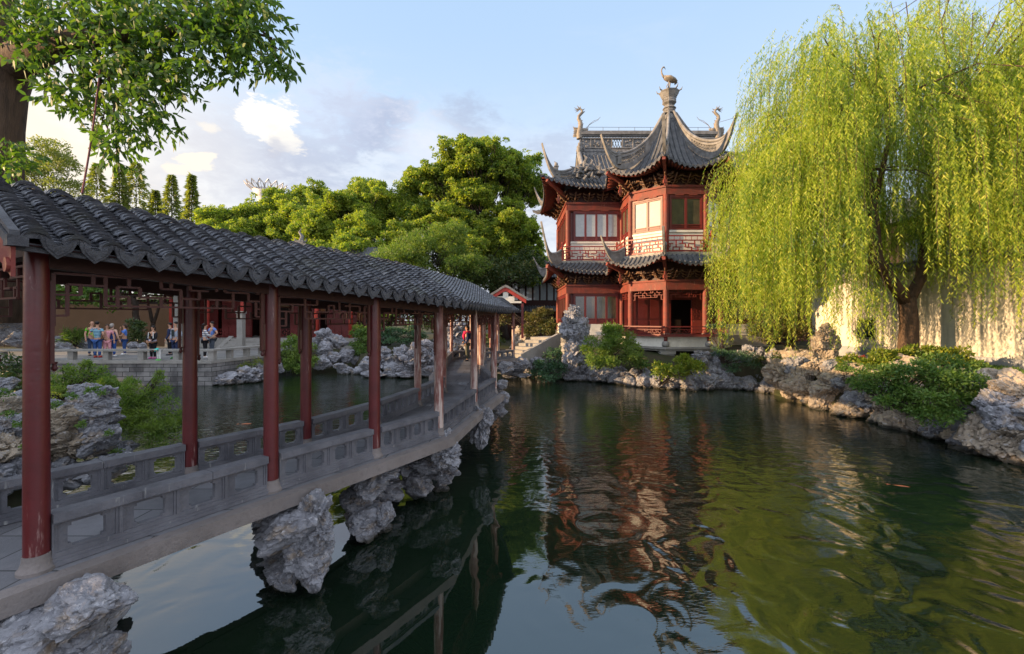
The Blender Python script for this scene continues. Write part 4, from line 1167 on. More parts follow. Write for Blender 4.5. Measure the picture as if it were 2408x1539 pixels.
mb = MB(); mb.box((9.3, 26.5, 1.45), .9, .5, .8); mb.hexa((8.6, 27.3, 1.0), (2.2, 0, 0), (0, .02, 0), (0, 0, 2.3)); mb.build('inner_room', 'interior', pv)
for i in range(2, 7):
    a, b = seg_ab(i, 0, .14, .14); u = (b - a).normalized(); L = (b - a).length
    mb = MB(); lattice(mb, a + Zv * 2.74, u, L, .58, .115, .018, .03, 3, True, i); mb.build('hanging_fretwork', 'redwood', pv)
    a, b = Vector(wallseg(i, .30)[0]), Vector(wallseg(i, .30)[1]); a2, b2 = wallseg(i, .22); nn = Vector((u.y, -u.x, 0)); L = (b - a).length
    mb = MB(); mb.bar(a + Zv * 1.10, b + Zv * 1.10, .07, .06); mb.bar(a + nn * .08 + Zv * 1.50, b + nn * .08 + Zv * 1.50, .08, .06); mb.bar(a + nn * .03 + Zv * 1.36, b + nn * .03 + Zv * 1.36, .05, .03)
    lattice(mb, a + nn * .02 + Zv * 1.13, u, L, .23, .075, .018, .025, 0, True, i + 1)
    mb.build('porch_railing', 'sash', pv)
mb = MB(); band(mb, .0, .36, 1.0, 1.066, range(2, 7)); mb.build('porch_sill', 'redbeam', pv)
mb = MB(); band(mb, -.4, .16, .50, .999, range(2, 7)); mb.build('porch_base', 'cream', pv)
mb = MB(); band(mb, -.4, .40, .40, .499, range(2, 7)); band(mb, -.4, .30, .30, .3995, range(2, 7)); mb.prism([p + Zv * .29 for p in o], (0, 0, .1)); mb.build('stone_ledge', 'palestone', pv)
for (x, y) in PW[2:8]:
    dv = (Vector((x, y, 0)) - OC).normalized(); c = Vector((x, y, 0)) + dv * .22
    mb = MB(); mb.lathe(c, [(.10, .50), (.16, .53), (.19, .62), (.17, .72), (.11, .79)], 14); mb.build('drum_stone', 'palestone', pv, True)
    mb = MB(); mb.lathe(c, [(.09, .79), (.09, 1.0)], 12); mb.build('stub_post', 'redwood', pv, True)
    c = Vector((x, y, 0)) - dv * .05
    mb = MB(); mb.lathe(c, [(.20, -2.2), (.20, .02), (.22, .04)], 16); mb.box(c + Zv * .09, .62, .62, .10, math.atan2(dv.y, dv.x) + .39); mb.box(c + Zv * .22, .72, .72, .155, math.atan2(dv.y, dv.x) + .39); mb.build('pillar', 'palestone', pv)
mb = MB(); mb.hexa((3.0, 25.6, -1.5), (11.3, 0, 0), (0, 6, 0), (0, 0, 2.48)); mb.hexa((2.8, 25.35, -1.5), (11.7, 0, 0), (0, 6.3, 0), (0, 0, 1.9)); mb.build('podium', 'palestone', pv)

# bracket clusters under both eaves: one is built, the others are copies
def bracket_set():
    mb = MB(); gm = MB()
    mb.box((0, .05, .05), .16, .16, .10)
    for k, (o_, z_, w_) in enumerate(((.06, .13, .22), (.22, .26, .30), (.40, .40, .34))):
        mb.tube([(-w_, o_, z_ + .09), (-w_ * .7, o_, z_ + .01), (0, o_, z_ - .02), (w_ * .7, o_, z_ + .01), (w_, o_, z_ + .09)], .035, 6)
        for s_ in (-1, 0, 1): mb.box((s_ * w_ * .95, o_, z_ + .11), .10, .10, .06)
        mb.tube([(0, -.05, z_), (0, o_ + .1, z_ - .02), (0, o_ + .26, z_ + .06)], [.045, .04, .02], 6)
        gm.tube([(0, o_ + .20, z_ + .0), (0, o_ + .30, z_ + .05), (0, o_ + .36, z_ + .16)], [.04, .035, .008], 6)
        for s_ in (-1, 1): gm.tube([(s_ * w_ * .75, o_ + .03, z_ + .03), (s_ * w_ * 1.05, o_ + .06, z_ + .05), (s_ * (w_ + .06), o_ + .05, z_ + .15)], [.034, .034, .008], 6)
        gm.tube([(-w_ * 1.0, o_ + .045, z_ + .05), (0, o_ + .045, z_ - .01), (w_ * 1.0, o_ + .045, z_ + .05)], .012, 4)
    gm.tube([(0, .10, .12), (0, .25, .16), (0, .45, .33), (0, .62, .44)], .014, 4)
    return mb, gm
bm1, bm2 = bracket_set()
B0 = bm1.build('bracket', 'bracket'); B1 = bm2.build('bracket_tip', 'gilt'); first = True
def put_bracket(p, ang, sc=1.0):
    global first
    o = B0 if first else B0.copy(); t_ = B1 if first else B1.copy()
    if not first: C.objects.link(o); C.objects.link(t_)
    first = False
    o.parent = pv; o.location = Vector(p) - pv.location; o.rotation_euler = (0, 0, ang); o.scale = (sc, sc, sc); t_.parent = o; t_.location = (0, 0, 0)
for zb_, sc in ((3.83, .86), (8.50, .86)):
    for i in range(9):
        if i == 8: continue
        a, b = wallseg(i, .02); u = (b - a).normalized(); ang = math.atan2(-u.x, u.y) - math.pi / 2; L = (b - a).length
        n = 3 if L < 2.5 else (4 if L < 4 else 5)
        for k in range(n): put_bracket(a.lerp(b, (k + .5) / n) + Zv * zb_, ang, sc)
    for j in (1, 3, 4, 5, 6):
        p = V2(PW[j]); dv = (p - (OC if j > 2 else Vector((8.6, 29, 0)))).normalized(); put_bracket(p + dv * .03 + Zv * zb_, math.atan2(dv.y, dv.x) - math.pi / 2, sc * 1.15)
# hip rafters: red timber under each swept corner
for zc, zr, lift_ in ((4.35, 4.95, 0), (8.95, 9.62, 0)):
    for j in (1, 3, 4, 5, 6):
        p = V2(PW[j]); O_ = poff(1.12, 0)[j]; dv = (O_ - p).normalized(); L = (O_ - p).length
        mb = MB(); mb.bar(p + Zv * (zc - .2), p + dv * (L + .28) + Zv * (zr - .22), .14, .18, up=(0, 0, 1)); mb.bar(p + dv * (L * .55) + Zv * (zc - .15), p + dv * (L * .55) + Zv * (zc - .62), .08, .08, up=(0, 1, 0)); mb.box(p + dv * (L * .55) + Zv * (zc - .42), .17, .17, .16); mb.build('hip_rafter', 'redbeam', pv)
# lantern-like drop under the balcony corner and hanging ornaments are too small to part; side landing post
mb = MB(); mb.box((2.72, 25.5, 1.0), .18, .18, 1.0); mb.ball((2.72, 25.5, 1.58), .11, .11, .12, 8, 6); mb.build('landing_post', 'palestone', pv)
# ------------------------------------------------------------------ garden wall on the right
gwl = thing('garden_wall', 'tall cream plastered garden wall with grey foot behind the willow', 'wall', (15.6, 16, .2))
mb = MB(); X0, TH = 15.55, .32
def wpan(y0, y1, z0, z1): mb.hexa((X0, y0, z0), (TH, 0, 0), (0, y1 - y0, 0), (0, 0, z1 - z0))
wins = [(19.45, 20.5, 1.0, 1.9)]
secs = [(2.0, 19.0, 3.72), (19.0, 21.1, 3.95), (21.1, 23.6, 3.55)]
for y0, y1, zt in secs:
    ws = [q_ for q_ in wins if y0 <= q_[0] < y1]; ws.sort(); c = y0
    for a, b, za, zb in ws:
        wpan(c, a, .62, zt); wpan(a, b, .62, za); wpan(a, b, zb, zt); c = b
    wpan(c, y1, .62, zt)
wall_o = mb.build('wall', 'plaster', gwl)
mb = MB(); mb.hexa((X0 - .06, 2, -.3), (TH + .1, 0, 0), (0, 21.62, 0), (0, 0, .919)); mb.build('dado', 'dado', gwl)
mb = MB()
for y0, y1, zt in secs:
    for k, (o_, h_) in enumerate(((.10, .07), (.18, .05))): mb.hexa((X0 - o_, y0 - (.05 if y0 > 3 else 0), zt + .001 + k * .0705), (TH + 2 * o_, 0, 0), (0, y1 - y0 + .1, 0), (0, 0, h_))
    n = int((y1 - y0) / .2)
    for k in range(n):
        y = y0 + (k + .5) * (y1 - y0) / n; mb.tube([(X0 - .24, y, zt + .13), (X0 + .16, y, zt + .30), (X0 + TH + .22, y, zt + .13)], .07, 6)
    mb.hexa((X0 + .08, y0, zt + .3), (.16, 0, 0), (0, y1 - y0, 0), (0, 0, .12))
mb.build('tile_coping', 'ridge', gwl)
for a, b, za, zb in wins:
    m2 = MB(); f_ = .06
    m2.hexa((X0 - .012, a, za), (.1, 0, 0), (0, b - a, 0), (0, 0, f_)); m2.hexa((X0 - .012, a, zb - f_), (.1, 0, 0), (0, b - a, 0), (0, 0, f_)); m2.hexa((X0 - .012, a, za + f_), (.1, 0, 0), (0, f_, 0), (0, 0, zb - za - 2 * f_)); m2.hexa((X0 - .012, b - f_, za + f_), (.1, 0, 0), (0, f_, 0), (0, 0, zb - za - 2 * f_))
    lattice(m2, (X0 + .12, a + f_, za + f_), (0, 1, 0), b - a - 2 * f_, zb - za - 2 * f_, .19, .022, .03, 0, False, 2)
    m2.build('lattice_window', 'railstone', gwl)
# house seen over the wall, through the willow
hs = thing('old_house', 'weathered brown brick house rising behind the garden wall and willow', 'house', (20, 16, 0))
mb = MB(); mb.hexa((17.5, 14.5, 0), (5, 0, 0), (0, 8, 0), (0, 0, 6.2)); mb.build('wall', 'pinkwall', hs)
mb = MB(); mb.prism([(17.1, 14.0, 6.2), (22.9, 14.0, 6.2), (20, 14.0, 8.0)], (0, 9, 0)); mb.build('roof', 'pav_tile', hs)
for y in (15.4, 17.4, 19.4): m2 = MB(); m2.hexa((17.47, y, 4.1), (.05, 0, 0), (0, .9, 0), (0, 0, 1.2)); m2.build('window', 'skyglass', hs)

# ------------------------------------------------------------------ hall and buildings on the far side
hl = thing('garden_hall', 'dark red timber hall with lattice doors and tiled roof behind the terrace', 'hall', (-16.5, 30.5, 0))
mb = MB(); mb.hexa((-23.2, 30.4, -.1), (12.8, 0, 0), (0, 7, 0), (0, 0, .70)); mb.build('plinth', 'palestone', hl)
mb = MB()
for k in range(4): mb.hexa((-18.6, 29.0 + k * .36, -.1), (4.6, 0, 0), (0, 1.6 - k * .37, 0), (0, 0, .10 + .15 * (k + .95)))
mb.build('steps', 'palestone', hl)
mb = MB(); mb.prism([(-14.0, 28.9, -.05), (-14.0, 30.39, .75), (-14.0, 30.39, -.05)], (.3, 0, 0)); mb.prism([(-18.9, 28.9, -.05), (-18.9, 30.39, .75), (-18.9, 30.39, -.05)], (.3, 0, 0)); mb.build('side_slab', 'palestone', hl)
for x in (-23, -20.6, -18.2, -15.8, -13.2, -10.9):
    mb = MB(); mb.lathe((x, 30.75, .6), [(.15, 0), (.14, 3.6)], 14); mb.build('column', 'redpaint', hl, True)
for x0 in (-22.8, -20.4, -15.6, -13.0):
    mb = MB(); mb.hexa((x0, 32.0, .6), (2.1, 0, 0), (0, .08, 0), (0, 0, 3.6))
    for k in range(4): lattice(mb, (x0 + .06 + k * .52, 31.96, 1.5), (1, 0, 0), .42, 1.7, .10, .022, .03, 0, True, k); mb.hexa((x0 + .08 + k * .52, 31.95, .75), (.40, 0, 0), (0, .05, 0), (0, 0, .6))
    mb.build('lattice_door', 'sash', hl)
mb = MB(); mb.hexa((-23.4, 36.6, .6), (13, 0, 0), (0, .2, 0), (0, 0, 4.2)); mb.hexa((-23.3, 32.3, .6), (.15, 0, 0), (0, 4.2, 0), (0, 0, 3.6)); mb.hexa((-10.6, 32.3, .6), (.15, 0, 0), (0, 4.2, 0), (0, 0, 3.6)); mb.build('rear_wall', 'darkwood', hl)
mb = MB(); mb.hexa((-18.2, 33.5, .6), (2.4, 0, 0), (0, .1, 0), (0, 0, 3.4)); mb.build('doorway', 'interior', hl)
for x0 in (-22.8, -20.4, -15.6, -13.0):
    mb = MB(); lattice(mb, (x0, 30.75, .66), (1, 0, 0), 2.0 if x0 != -13 else 1.9, .55, .12, .025, .04, 0, True, 1); mb.build('railing', 'sash', hl)
mb = MB(); mb.hexa((-23.4, 30.6, 4.0), (13, 0, 0), (0, .3, 0), (0, 0, .4)); mb.hexa((-23.4, 31.9, 3.95), (13, 0, 0), (0, .4, 0), (0, 0, .8)); mb.build('beam', 'darkwood', hl)
mb = MB(); m2 = MB()
def S(a, b): return Vector((-24.2 + 14.6 * a + (1.6 if b < .5 else 0) * 0, 33.2 - 3.6 * b, 7.1 - 2.9 * b ** .8))
patch(S, lambda b: 1, 60, 6, mb, m2, None)
def S2(a, b): return Vector((-24.2 + 14.6 * a, 33.2 + 3.6 * b, 7.1 - 2.9 * b ** .8))
patch(S2, lambda b: 1, 40, 6, mb, m2, None)
mb.build('roof', 'pav_tile', hl, True); m2.build('tile_row', 'pav_tile', hl, True)
mb = MB(); mb.hexa((-23.5, 33.05, 7.05), (8.0, 0, 0), (0, .3, 0), (0, 0, .36)); mb.build('ridge_beam', 'pav_tile', hl)
p = P(707, 574, 33.2); mb = MB(); mb.box(p + Vector((0, 0, -.15)), .9, .32, .35); mb.box(p + Zv * .1, .5, .3, .3); mb.tube([p + Zv * .15, p + Vector((.12, 0, .55)), p + Vector((-.10, 0, .85)), p + Vector((.08, 0, 1.15))], [.17, .13, .08, .02], 8)
for s_ in (-1, 1): mb.tube([p + Vector((.2 * s_, 0, .1)), p + Vector((.42 * s_, 0, .22)), p + Vector((.40 * s_, 0, .42))], [.1, .07, .02], 6)
mb.build('ridge_ornament', 'ridge', hl, True, angle=50)
# pinkish wall left of the hall
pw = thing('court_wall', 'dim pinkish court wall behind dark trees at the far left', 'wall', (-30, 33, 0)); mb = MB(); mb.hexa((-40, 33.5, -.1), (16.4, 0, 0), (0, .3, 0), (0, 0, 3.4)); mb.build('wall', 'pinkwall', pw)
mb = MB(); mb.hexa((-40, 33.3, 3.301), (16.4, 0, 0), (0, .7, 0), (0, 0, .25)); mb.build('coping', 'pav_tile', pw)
# a slim stone post standing on the terrace before the steps, and a white gate post
for u_, v0, v1, d_, w_, lab in ((563, 735, 812, 27.5, .34, 'slim pale stone post standing before the hall steps'), (417, 640, 760, 30.0, .55, 'pale plaster pier beside the hall columns, seen through the fretwork')):
    a, b = P(u_, v1, d_), P(u_, v0, d_); o = thing('stone_post', lab, 'post', (a.x, a.y, 0)); mb = MB(); mb.hexa((a.x - w_ / 2, a.y, -.05), (w_, 0, 0), (0, w_, 0), (0, 0, b.z)); mb.box((a.x, a.y + w_ / 2, b.z), w_ * 1.25, w_ * 1.25, .14); mb.box((a.x, a.y + w_ / 2, .08), w_ * 1.3, w_ * 1.3, .2); mb.build('shaft', 'palestone', o)
# house between trees and pavilion
bh = thing('back_house', 'dark timber house with pale shutters behind the trees left of the pavilion', 'house', (1.6, 40, 0))
mb = MB(); mb.hexa((-2.0, 40.0, 0), (12, 0, 0), (0, 5, 0), (0, 0, 5.6)); mb.build('wall', 'darkwood', bh)
for k in range(9): m2 = MB(); m2.hexa((-1.2 + k * .62, 39.95, 3.55), (.46, 0, 0), (0, .06, 0), (0, 0, 1.5)); m2.build('window', 'skyglass', bh)
mb = MB(); m2 = MB()
def S(a, b): return Vector((-3 + 13 * a, 40.6 - 1.8 * b, 3.3 - .75 * b))
patch(S, lambda b: 1, 50, 4, mb, m2, None); mb.build('lower_roof', 'pav_tile', bh); m2.build('lower_tile_row', 'pav_tile', bh, True); mb = MB(); m2 = MB()
def S(a, b): return Vector((-3 + 13 * a, 42.5 - 3.4 * b, 7.8 - 2.3 * b))
patch(S, lambda b: 1, 50, 4, mb, m2, None); mb.build('roof', 'pav_tile', bh); m2.build('tile_row', 'pav_tile', bh, True)
# petal crown of a far tower
p = P(626, 452, 150); lt = thing('tower_crown', 'petal shaped white steel crown of a distant tower above the trees', 'tower', (p.x, p.y, 0))
mb = MB(); rr_ = 4.6
mb.lathe((p.x, p.y, 0), [(2.2, 0), (2.2, p.z - 4), (3.0, p.z - 1.5), (4.2, p.z + .6)], 24); mb.build('tower_shaft', 'steel', lt, True)
mb = MB()
for k in range(16):
    a0, a1 = 2 * math.pi * k / 16, 2 * math.pi * (k + 1) / 16; am = (a0 + a1) / 2
    f_ = lambda a, r, z: Vector((p.x + math.cos(a) * r, p.y + math.sin(a) * r, p.z + z))
    tip = f_(am, 6.4, 2.7)
    for a in (a0, a1): mb.tube([f_(a, 4.2, .4), f_(a * .75 + am * .25, 5.5, 1.5), tip], .18, 5)
    mb.tube([f_(am, 4.2, .4), tip], .08, 4); mb.tube([f_(a0, 4.9, 1.6), f_(am, 5.4, 2.0), f_(a1, 4.9, 1.6)], .07, 4)
mb.build('petal_frame', 'steel', lt)

# ------------------------------------------------------------------ rocks
stn = lambda u, v, w_, h_, d, *k: (u, v, w_, h_, d, *k)
# piers under the bridge
def pile(name, label, pts, u0, v0, w0, v1, d, kind, n, seed, warm=False, lean=0, cat='rock pier'):
    """column of stones between picture heights v0 (top) and v1 (water)"""
    r = random.Random(seed); ss = []; n = int(n * 2.1)
    for k in range(n):
        t = (k + .5) / n; v = v0 + (v1 - v0) * t; ww = w0 * r.uniform(.55, .95)
        ss.append((u0 + lean * (t - .5) + r.uniform(-.34, .34) * w0, v, ww * .72, (v1 - v0) / n * r.uniform(1.7, 2.6), d + r.uniform(-.15, .35), kind if r.random() < .6 else 1 - kind))
    ss += pts
    return rockery(name, label, ss, kind, warm, cat, 'rock piers carrying the bridge')
rp = 'rock_pier'
pile(rp, 'jagged grey rock pier at the lower left corner under the bridge end', [stn(215, 1420, 190, 90, 3.2, 0), stn(60, 1440, 210, 120, 3.3, 0), stn(120, 1500, 260, 130, 3.15, 0), stn(20, 1530, 180, 120, 3.1, 1), stn(190, 1560, 190, 130, 3.2, 0)], 100, 1410, 220, 1640, 3.4, 0, 5, 3)
pile(rp, 'broad grey rock pier under the second red column, nearest over open water', [stn(680, 1235, 160, 95, 4.9, 0), stn(745, 1205, 70, 90, 4.95, 1), stn(715, 1300, 110, 90, 4.95, 0), stn(735, 1345, 75, 80, 4.95, 0), stn(670, 1365, 60, 50, 4.9, 0), stn(755, 1250, 60, 60, 4.9, 1), stn(640, 1210, 80, 60, 5.0, 0)], 690, 1180, 140, 1400, 5.1, 0, 6, 5)
pile(rp, 'layered grey rock pier under the third red column', [stn(890, 1115, 85, 50, 6.2, 1), stn(835, 1180, 75, 50, 6.3, 0), stn(865, 1230, 110, 70, 6.3, 0), stn(870, 1150, 90, 45, 6.2, 0), stn(905, 1215, 45, 55, 6.3, 0)], 865, 1110, 95, 1265, 6.4, 0, 6, 8)
pile(rp, 'pale grey rock pier bulging outwards below the bend of the bridge', [stn(1040, 1035, 70, 45, 7.3, 1), stn(1050, 1070, 80, 60, 7.2, 1), stn(1000, 1095, 80, 45, 7.5, 0), stn(985, 1140, 80, 55, 7.6, 0), stn(1050, 1110, 50, 45, 7.5, 1), stn(950, 1100, 60, 40, 7.6, 0)], 1015, 1035, 90, 1155, 7.7, 1, 5, 11)
pile(rp, 'smooth upright rock pier under the middle of the bridge side', [stn(1130, 1005, 45, 85, 9.4, 1), stn(1143, 985, 36, 50, 9.3, 1), stn(1125, 970, 28, 30, 9.3, 0)], 1132, 970, 40, 1050, 9.6, 1, 3, 12)
pile(rp, 'small pale rock pier stepping out below the corner post of the bridge', [stn(1178, 905, 32, 26, 11.6, 0), stn(1184, 935, 30, 26, 11.4, 0), stn(1168, 950, 26, 34, 11.4, 1), stn(1178, 970, 30, 24, 11.4, 0)], 1170, 905, 34, 985, 11.7, 0, 5, 13)
pile(rp, 'grey rocks carrying the far bay of the bridge next to the steps', [stn(1190, 865, 50, 26, 20.8, 0), stn(1225, 858, 40, 30, 21.8, 0), stn(1262, 855, 40, 30, 22.6, 1)], 1215, 850, 70, 888, 21.6, 0, 5, 15)
for i_, (x, y) in enumerate(((-3.1, 6.4), (-2.2, 7.6), (-4.4, 4.6), (-1.8, 9.6), (-1.5, 13.0), (-1.9, 16.5))):
    t = thing('rock_pier', ('dark rock pier deep under the deck between the second and third piers', 'dark rock pier deep under the deck behind the bend', 'dark rock pier deep under the deck beside the first red column', 'dark rock pier under the deck behind the upright pier', 'dark rock pier under the far deck past the corner post', 'dark rock pier under the far deck near the red scarf visitor')[i_], 'rock pier', (x, y, -1.3), 'rock piers carrying the bridge')
    for k in range(4): stone(t, (x + rnd.uniform(-.25, .25), y + rnd.uniform(-.25, .25), -1.15 + .28 * k), rnd.uniform(.35, .55), rnd.uniform(.35, .5), .30, k % 2)

def shore(name, label, line, n, h, kind, seed, warm=None, spread=.5, size=(.25, .55), base=WZ, group=None, top=None):
    """stones along a shoreline given by ground points (x, y)"""
    r = random.Random(seed); L = np.array(line); seg = np.hypot(*(L[1:] - L[:-1]).T); cs = np.concatenate([[0], np.cumsum(seg)])
    t = thing(name, label, 'rocks', (line[0][0], line[0][1], base), group)
    for k in range(n):
        s = cs[-1] * (k + r.random()) / n; x = np.interp(s, cs, L[:, 0]); y = np.interp(s, cs, L[:, 1])
        lay = r.random(); sz = r.uniform(*size) * (1.1 - .35 * lay)
        hh = top(s / cs[-1]) if top else h
        z = base + lay * hh; x += r.uniform(-spread, spread) * .5; y += r.uniform(-spread, spread) * .5 + lay * .35
        wv_ = bool(warm(x, y, z)) if warm else False
        stone(t, (x, y, z), sz * r.uniform(.9, 1.4), sz * r.uniform(.8, 1.2), sz * r.uniform(.7, 1.15), kind if r.random() < .7 else 1 - kind, .4, wv_)
    return t
shore('rockery', 'long low bank of pale grey rocks below the pavilion front', [(1.8, 23.3), (3.2, 22.6), (5.4, 21.2), (6.6, 19.9), (7.6, 19.3), (8.6, 19.7)], 96, .62, 0, 31, None, .8, (.22, .42))
shore('rockery', 'tall grey rocks left of the dark water grotto by the pavilion', [(8.3, 19.9), (9.2, 19.9), (9.7, 20.2)], 26, 1.5, 0, 32, None, .5, (.3, .5))
shore('rockery', 'dark rocks arching over the water grotto between pavilion and willow bank', [(10.2, 21.0), (10.9, 20.6), (11.4, 19.8), (11.0, 19.0)], 30, 1.5, 1, 33, None, .5, (.35, .6))
wf_ = lambda x, y, z: rnd.random() < .85
shore('rockery', 'rugged brown grey rock bank along the right edge of the pond', [(10.3, 17.6), (10.5, 16.0), (10.9, 14.2), (11.0, 12.4), (10.9, 11.2)], 74, 1.35, 0, 34, wf_, .6, (.28, .66), top=lambda s: 1.45 - .2 * s)
shore('rockery', 'blue grey rocks of the pond bank at the right picture edge', [(10.9, 11.4), (10.8, 10.2), (10.9, 9.2), (11.4, 7.6), (11.9, 6)], 70, 1.5, 0, 35, lambda x, y, z: rnd.random() < .45, .6, (.32, .66))
shore('rockery', 'flat topped brown stones on the bank in front of the garden wall', [(10.9, 18.4), (11.5, 17.2), (12.0, 15.6), (11.9, 13.6), (11.8, 11.6), (11.9, 10)], 22, .08, 0, 36, lambda x, y, z: True, .9, (.35, .7), base=.15)
rockery('rockery', 'two rounded boulders at the foot of the terrace corner', [stn(520, 893, 90, 34, 21.2, 0), stn(585, 885, 70, 46, 21.8, 1), stn(610, 870, 40, 30, 23, 0), stn(562, 900, 30, 20, 21.3, 0), stn(655, 865, 24, 26, 23.5, 0)])
rockery('rockery', 'stack of pale boulders between the two trailing green bushes', [stn(765, 792, 42, 34, 26.5, 1), stn(798, 805, 36, 38, 26.5, 0), stn(765, 820, 50, 34, 26.2, 0), stn(785, 840, 44, 30, 26, 0), stn(760, 855, 46, 34, 25.6, 0), stn(815, 838, 42, 34, 26.6, 0), stn(800, 862, 50, 18, 25.3, 0), stn(838, 850, 26, 22, 27, 0), stn(745, 806, 30, 26, 26.5, 0)])
rockery('rockery', 'large eroded grey rockwork mound in the inner pond behind the bridge', [stn(950, 840, 60, 60, 24.2, 1), stn(985, 835, 50, 60, 24.2, 1), stn(975, 860, 60, 40, 23.8, 1), stn(900, 850, 60, 40, 24.3, 1), stn(870, 862, 50, 34, 24, 0), stn(925, 870, 60, 34, 23.8, 0), stn(1000, 872, 60, 30, 23.8, 0), stn(960, 880, 60, 22, 23.6, 0), stn(880, 880, 60, 18, 23.6, 0), stn(1020, 850, 40, 60, 24.4, 1), stn(1040, 870, 50, 40, 24, 0), stn(905, 828, 30, 30, 24.6, 0), stn(1000, 812, 40, 30, 24.8, 0)])
rockery('rockery', 'grey rockwork behind the visitor with the red scarf', [stn(1070, 785, 60, 50, 27, 1), stn(1060, 815, 60, 40, 26.6, 0), stn(1090, 820, 50, 36, 26.6, 1), stn(1040, 800, 40, 30, 27, 0), stn(1105, 795, 40, 50, 27.4, 1)])
rockery('rockery', 'honey coloured rockwork beyond the end of the corridor', [stn(1225, 790, 30, 50, 27.5, 1, True), stn(1240, 806, 26, 34, 27.5, 0, True), stn(1215, 815, 30, 30, 27.4, 0, True)])
rockery('rockery', 'brown rock mass behind the first red column beyond the bridge', [stn(235, 930, 70, 60, 8.2, 1), stn(205, 955, 110, 60, 8.1, 0), stn(170, 985, 120, 70, 8.0, 0, True), stn(240, 985, 80, 60, 8.2, 0), stn(225, 1030, 100, 80, 8.1, 0), stn(160, 1050, 120, 80, 8.0, 0, True), stn(190, 920, 60, 40, 8.4, 0), stn(120, 960, 60, 60, 8.2, 0), stn(110, 1010, 90, 80, 8.0, 0), stn(270, 1070, 60, 60, 8.6, 0), stn(300, 1050, 50, 30, 8.8, 0), stn(235, 1100, 120, 60, 8.1, 0), stn(120, 1110, 140, 80, 7.8, 0)])
rockery('rockery', 'brown boulders at the left picture edge beyond the bridge', [stn(10, 960, 80, 50, 7.4, 0, True), stn(20, 1000, 70, 60, 7.3, 0), stn(10, 1060, 110, 90, 7.2, 0, True), stn(60, 1090, 80, 90, 7.3, 0), stn(-60, 1010, 120, 120, 7.3, 0), stn(40, 935, 60, 24, 7.8, 0), stn(10, 905, 50, 40, 9, 0), stn(0, 1130, 120, 80, 7.0, 0)])
rockery('rockery', 'pale rock group on the terrace left of the visitors', [stn(30, 745, 60, 40, 27, 1), stn(20, 775, 60, 34, 27, 0), stn(50, 800, 60, 34, 26.5, 0), stn(135, 800, 40, 22, 27, 0), stn(150, 815, 40, 20, 26.6, 0), stn(120, 812, 30, 18, 26.8, 0), stn(5, 800, 40, 34, 26.6, 0), stn(75, 815, 40, 24, 26.4, 0)])
rockery('rockery', 'small stones beside the round bush in the middle of the terrace', [stn(312, 815, 26, 18, 25.5, 0), stn(335, 815, 20, 16, 25.5, 0), stn(205, 808, 40, 34, 27.5, 0)])
# standing scholar stones
def scholar(name, label, u, d, vt, vb, w_, seed, warm=False, holes=True):
    r = random.Random(seed); b = P(u, vb, d); T = P(u, vt, d); H = T.z - b.z; k = w_ * d / F
    t = thing(name, label, 'scholar stone', b)
    for q_ in ((0, .16, .55, .24), (.10, .40, .42, .26), (.22, .62, .36, .24), (-.28, .62, .34, .22), (-.05, .80, .40, .18), (.0, .93, .26, .12)):
        stone(t, b + Vector((q_[0] * k, r.uniform(-.05, .05), q_[1] * H)), q_[2] * k, q_[2] * k * .7, q_[3] * H, 1, .25, warm)
    return t
scholar('scholar_stone', 'tall pierced grey scholar stone standing before the pavilion', 1351, 21.6, 722, 852, 62, 4)
scholar('scholar_stone', 'honey coloured scholar stone standing on the bank by the cream wall', 1943, 17.2, 765, 880, 60, 6, True)
mb = MB(); p = P(1333, 845, 22.0); o = thing('stone_pillar', 'ringed pale stone pillar behind the tall scholar stone', 'pillar', (p.x, p.y, -.2)); mb.lathe((p.x, p.y, -.2), [(.24, 0), (.24, .5), (.30, .52), (.30, .64), (.25, .66), (.25, .76), (.30, .78), (.30, .92), (.26, .94), (.30, 1.0), (.30, 1.2), (.22, 1.25)], 18); mb.build('shaft', 'palestone', o, True, angle=40)

# ------------------------------------------------------------------ trees behind
def E(u, v, d, ru, rv, k=.85): return (P(u, v, d), ru * d / F, ru * d / F * k, rv * d / F)
tree('camphor_tree', 'largest tree, tall wide crown with open limbs left of the pavilion', (-.6, 38, 0), [E(1120, 385, 38, 105, 52), E(1225, 430, 39, 55, 66), E(1010, 430, 38, 66, 42), E(1110, 460, 37, 60, 46), E(1200, 540, 37, 72, 60), E(1065, 540, 36, 74, 60), E(1235, 600, 39, 44, 62), E(1120, 600, 36, 90, 50), E(985, 500, 38, 50, 40)], .42, per=520, L=.17, W=.12, clump=(.15, .36), density=1.3, flat=.72, sub=1.45, group='trees beyond the corridor')
tree('camphor_tree', 'dense yellow green tree in the middle of the tree line', (-13.5, 38, 0), [E(800, 520, 38, 95, 72), E(890, 480, 38, 70, 52), E(740, 560, 37, 52, 52), E(900, 570, 36, 80, 62), E(830, 600, 35, 90, 60), E(850, 455, 40, 44, 34)], .36, per=560, L=.16, W=.11, flat=.75, sub=1.0, clump=(.22, .46), density=1.25, group='trees beyond the corridor')
tree('camphor_tree', 'darker green tree in front of the petal tower crown', (-23, 46, 0), [E(655, 492, 46, 66, 46), E(735, 470, 46, 44, 36), E(640, 535, 45, 70, 44), E(710, 535, 44, 70, 50)], .36, 'leaf_camphor', per=420, L=.2, W=.13, clump=(.28, .56), density=1.2, sub=.8, flat=.75, group='trees beyond the corridor')
tree('camphor_tree', 'low spreading tree row just right of the conifers', (-26, 44, 0), [E(510, 520, 44, 48, 32), E(570, 520, 44, 56, 36), E(540, 560, 43, 90, 40), E(620, 575, 43, 70, 40)], .25, 'leaf_camphor', per=420, L=.18, W=.12, clump=(.28, .52), density=1.2, sub=.9, flat=.75, group='trees beyond the corridor')
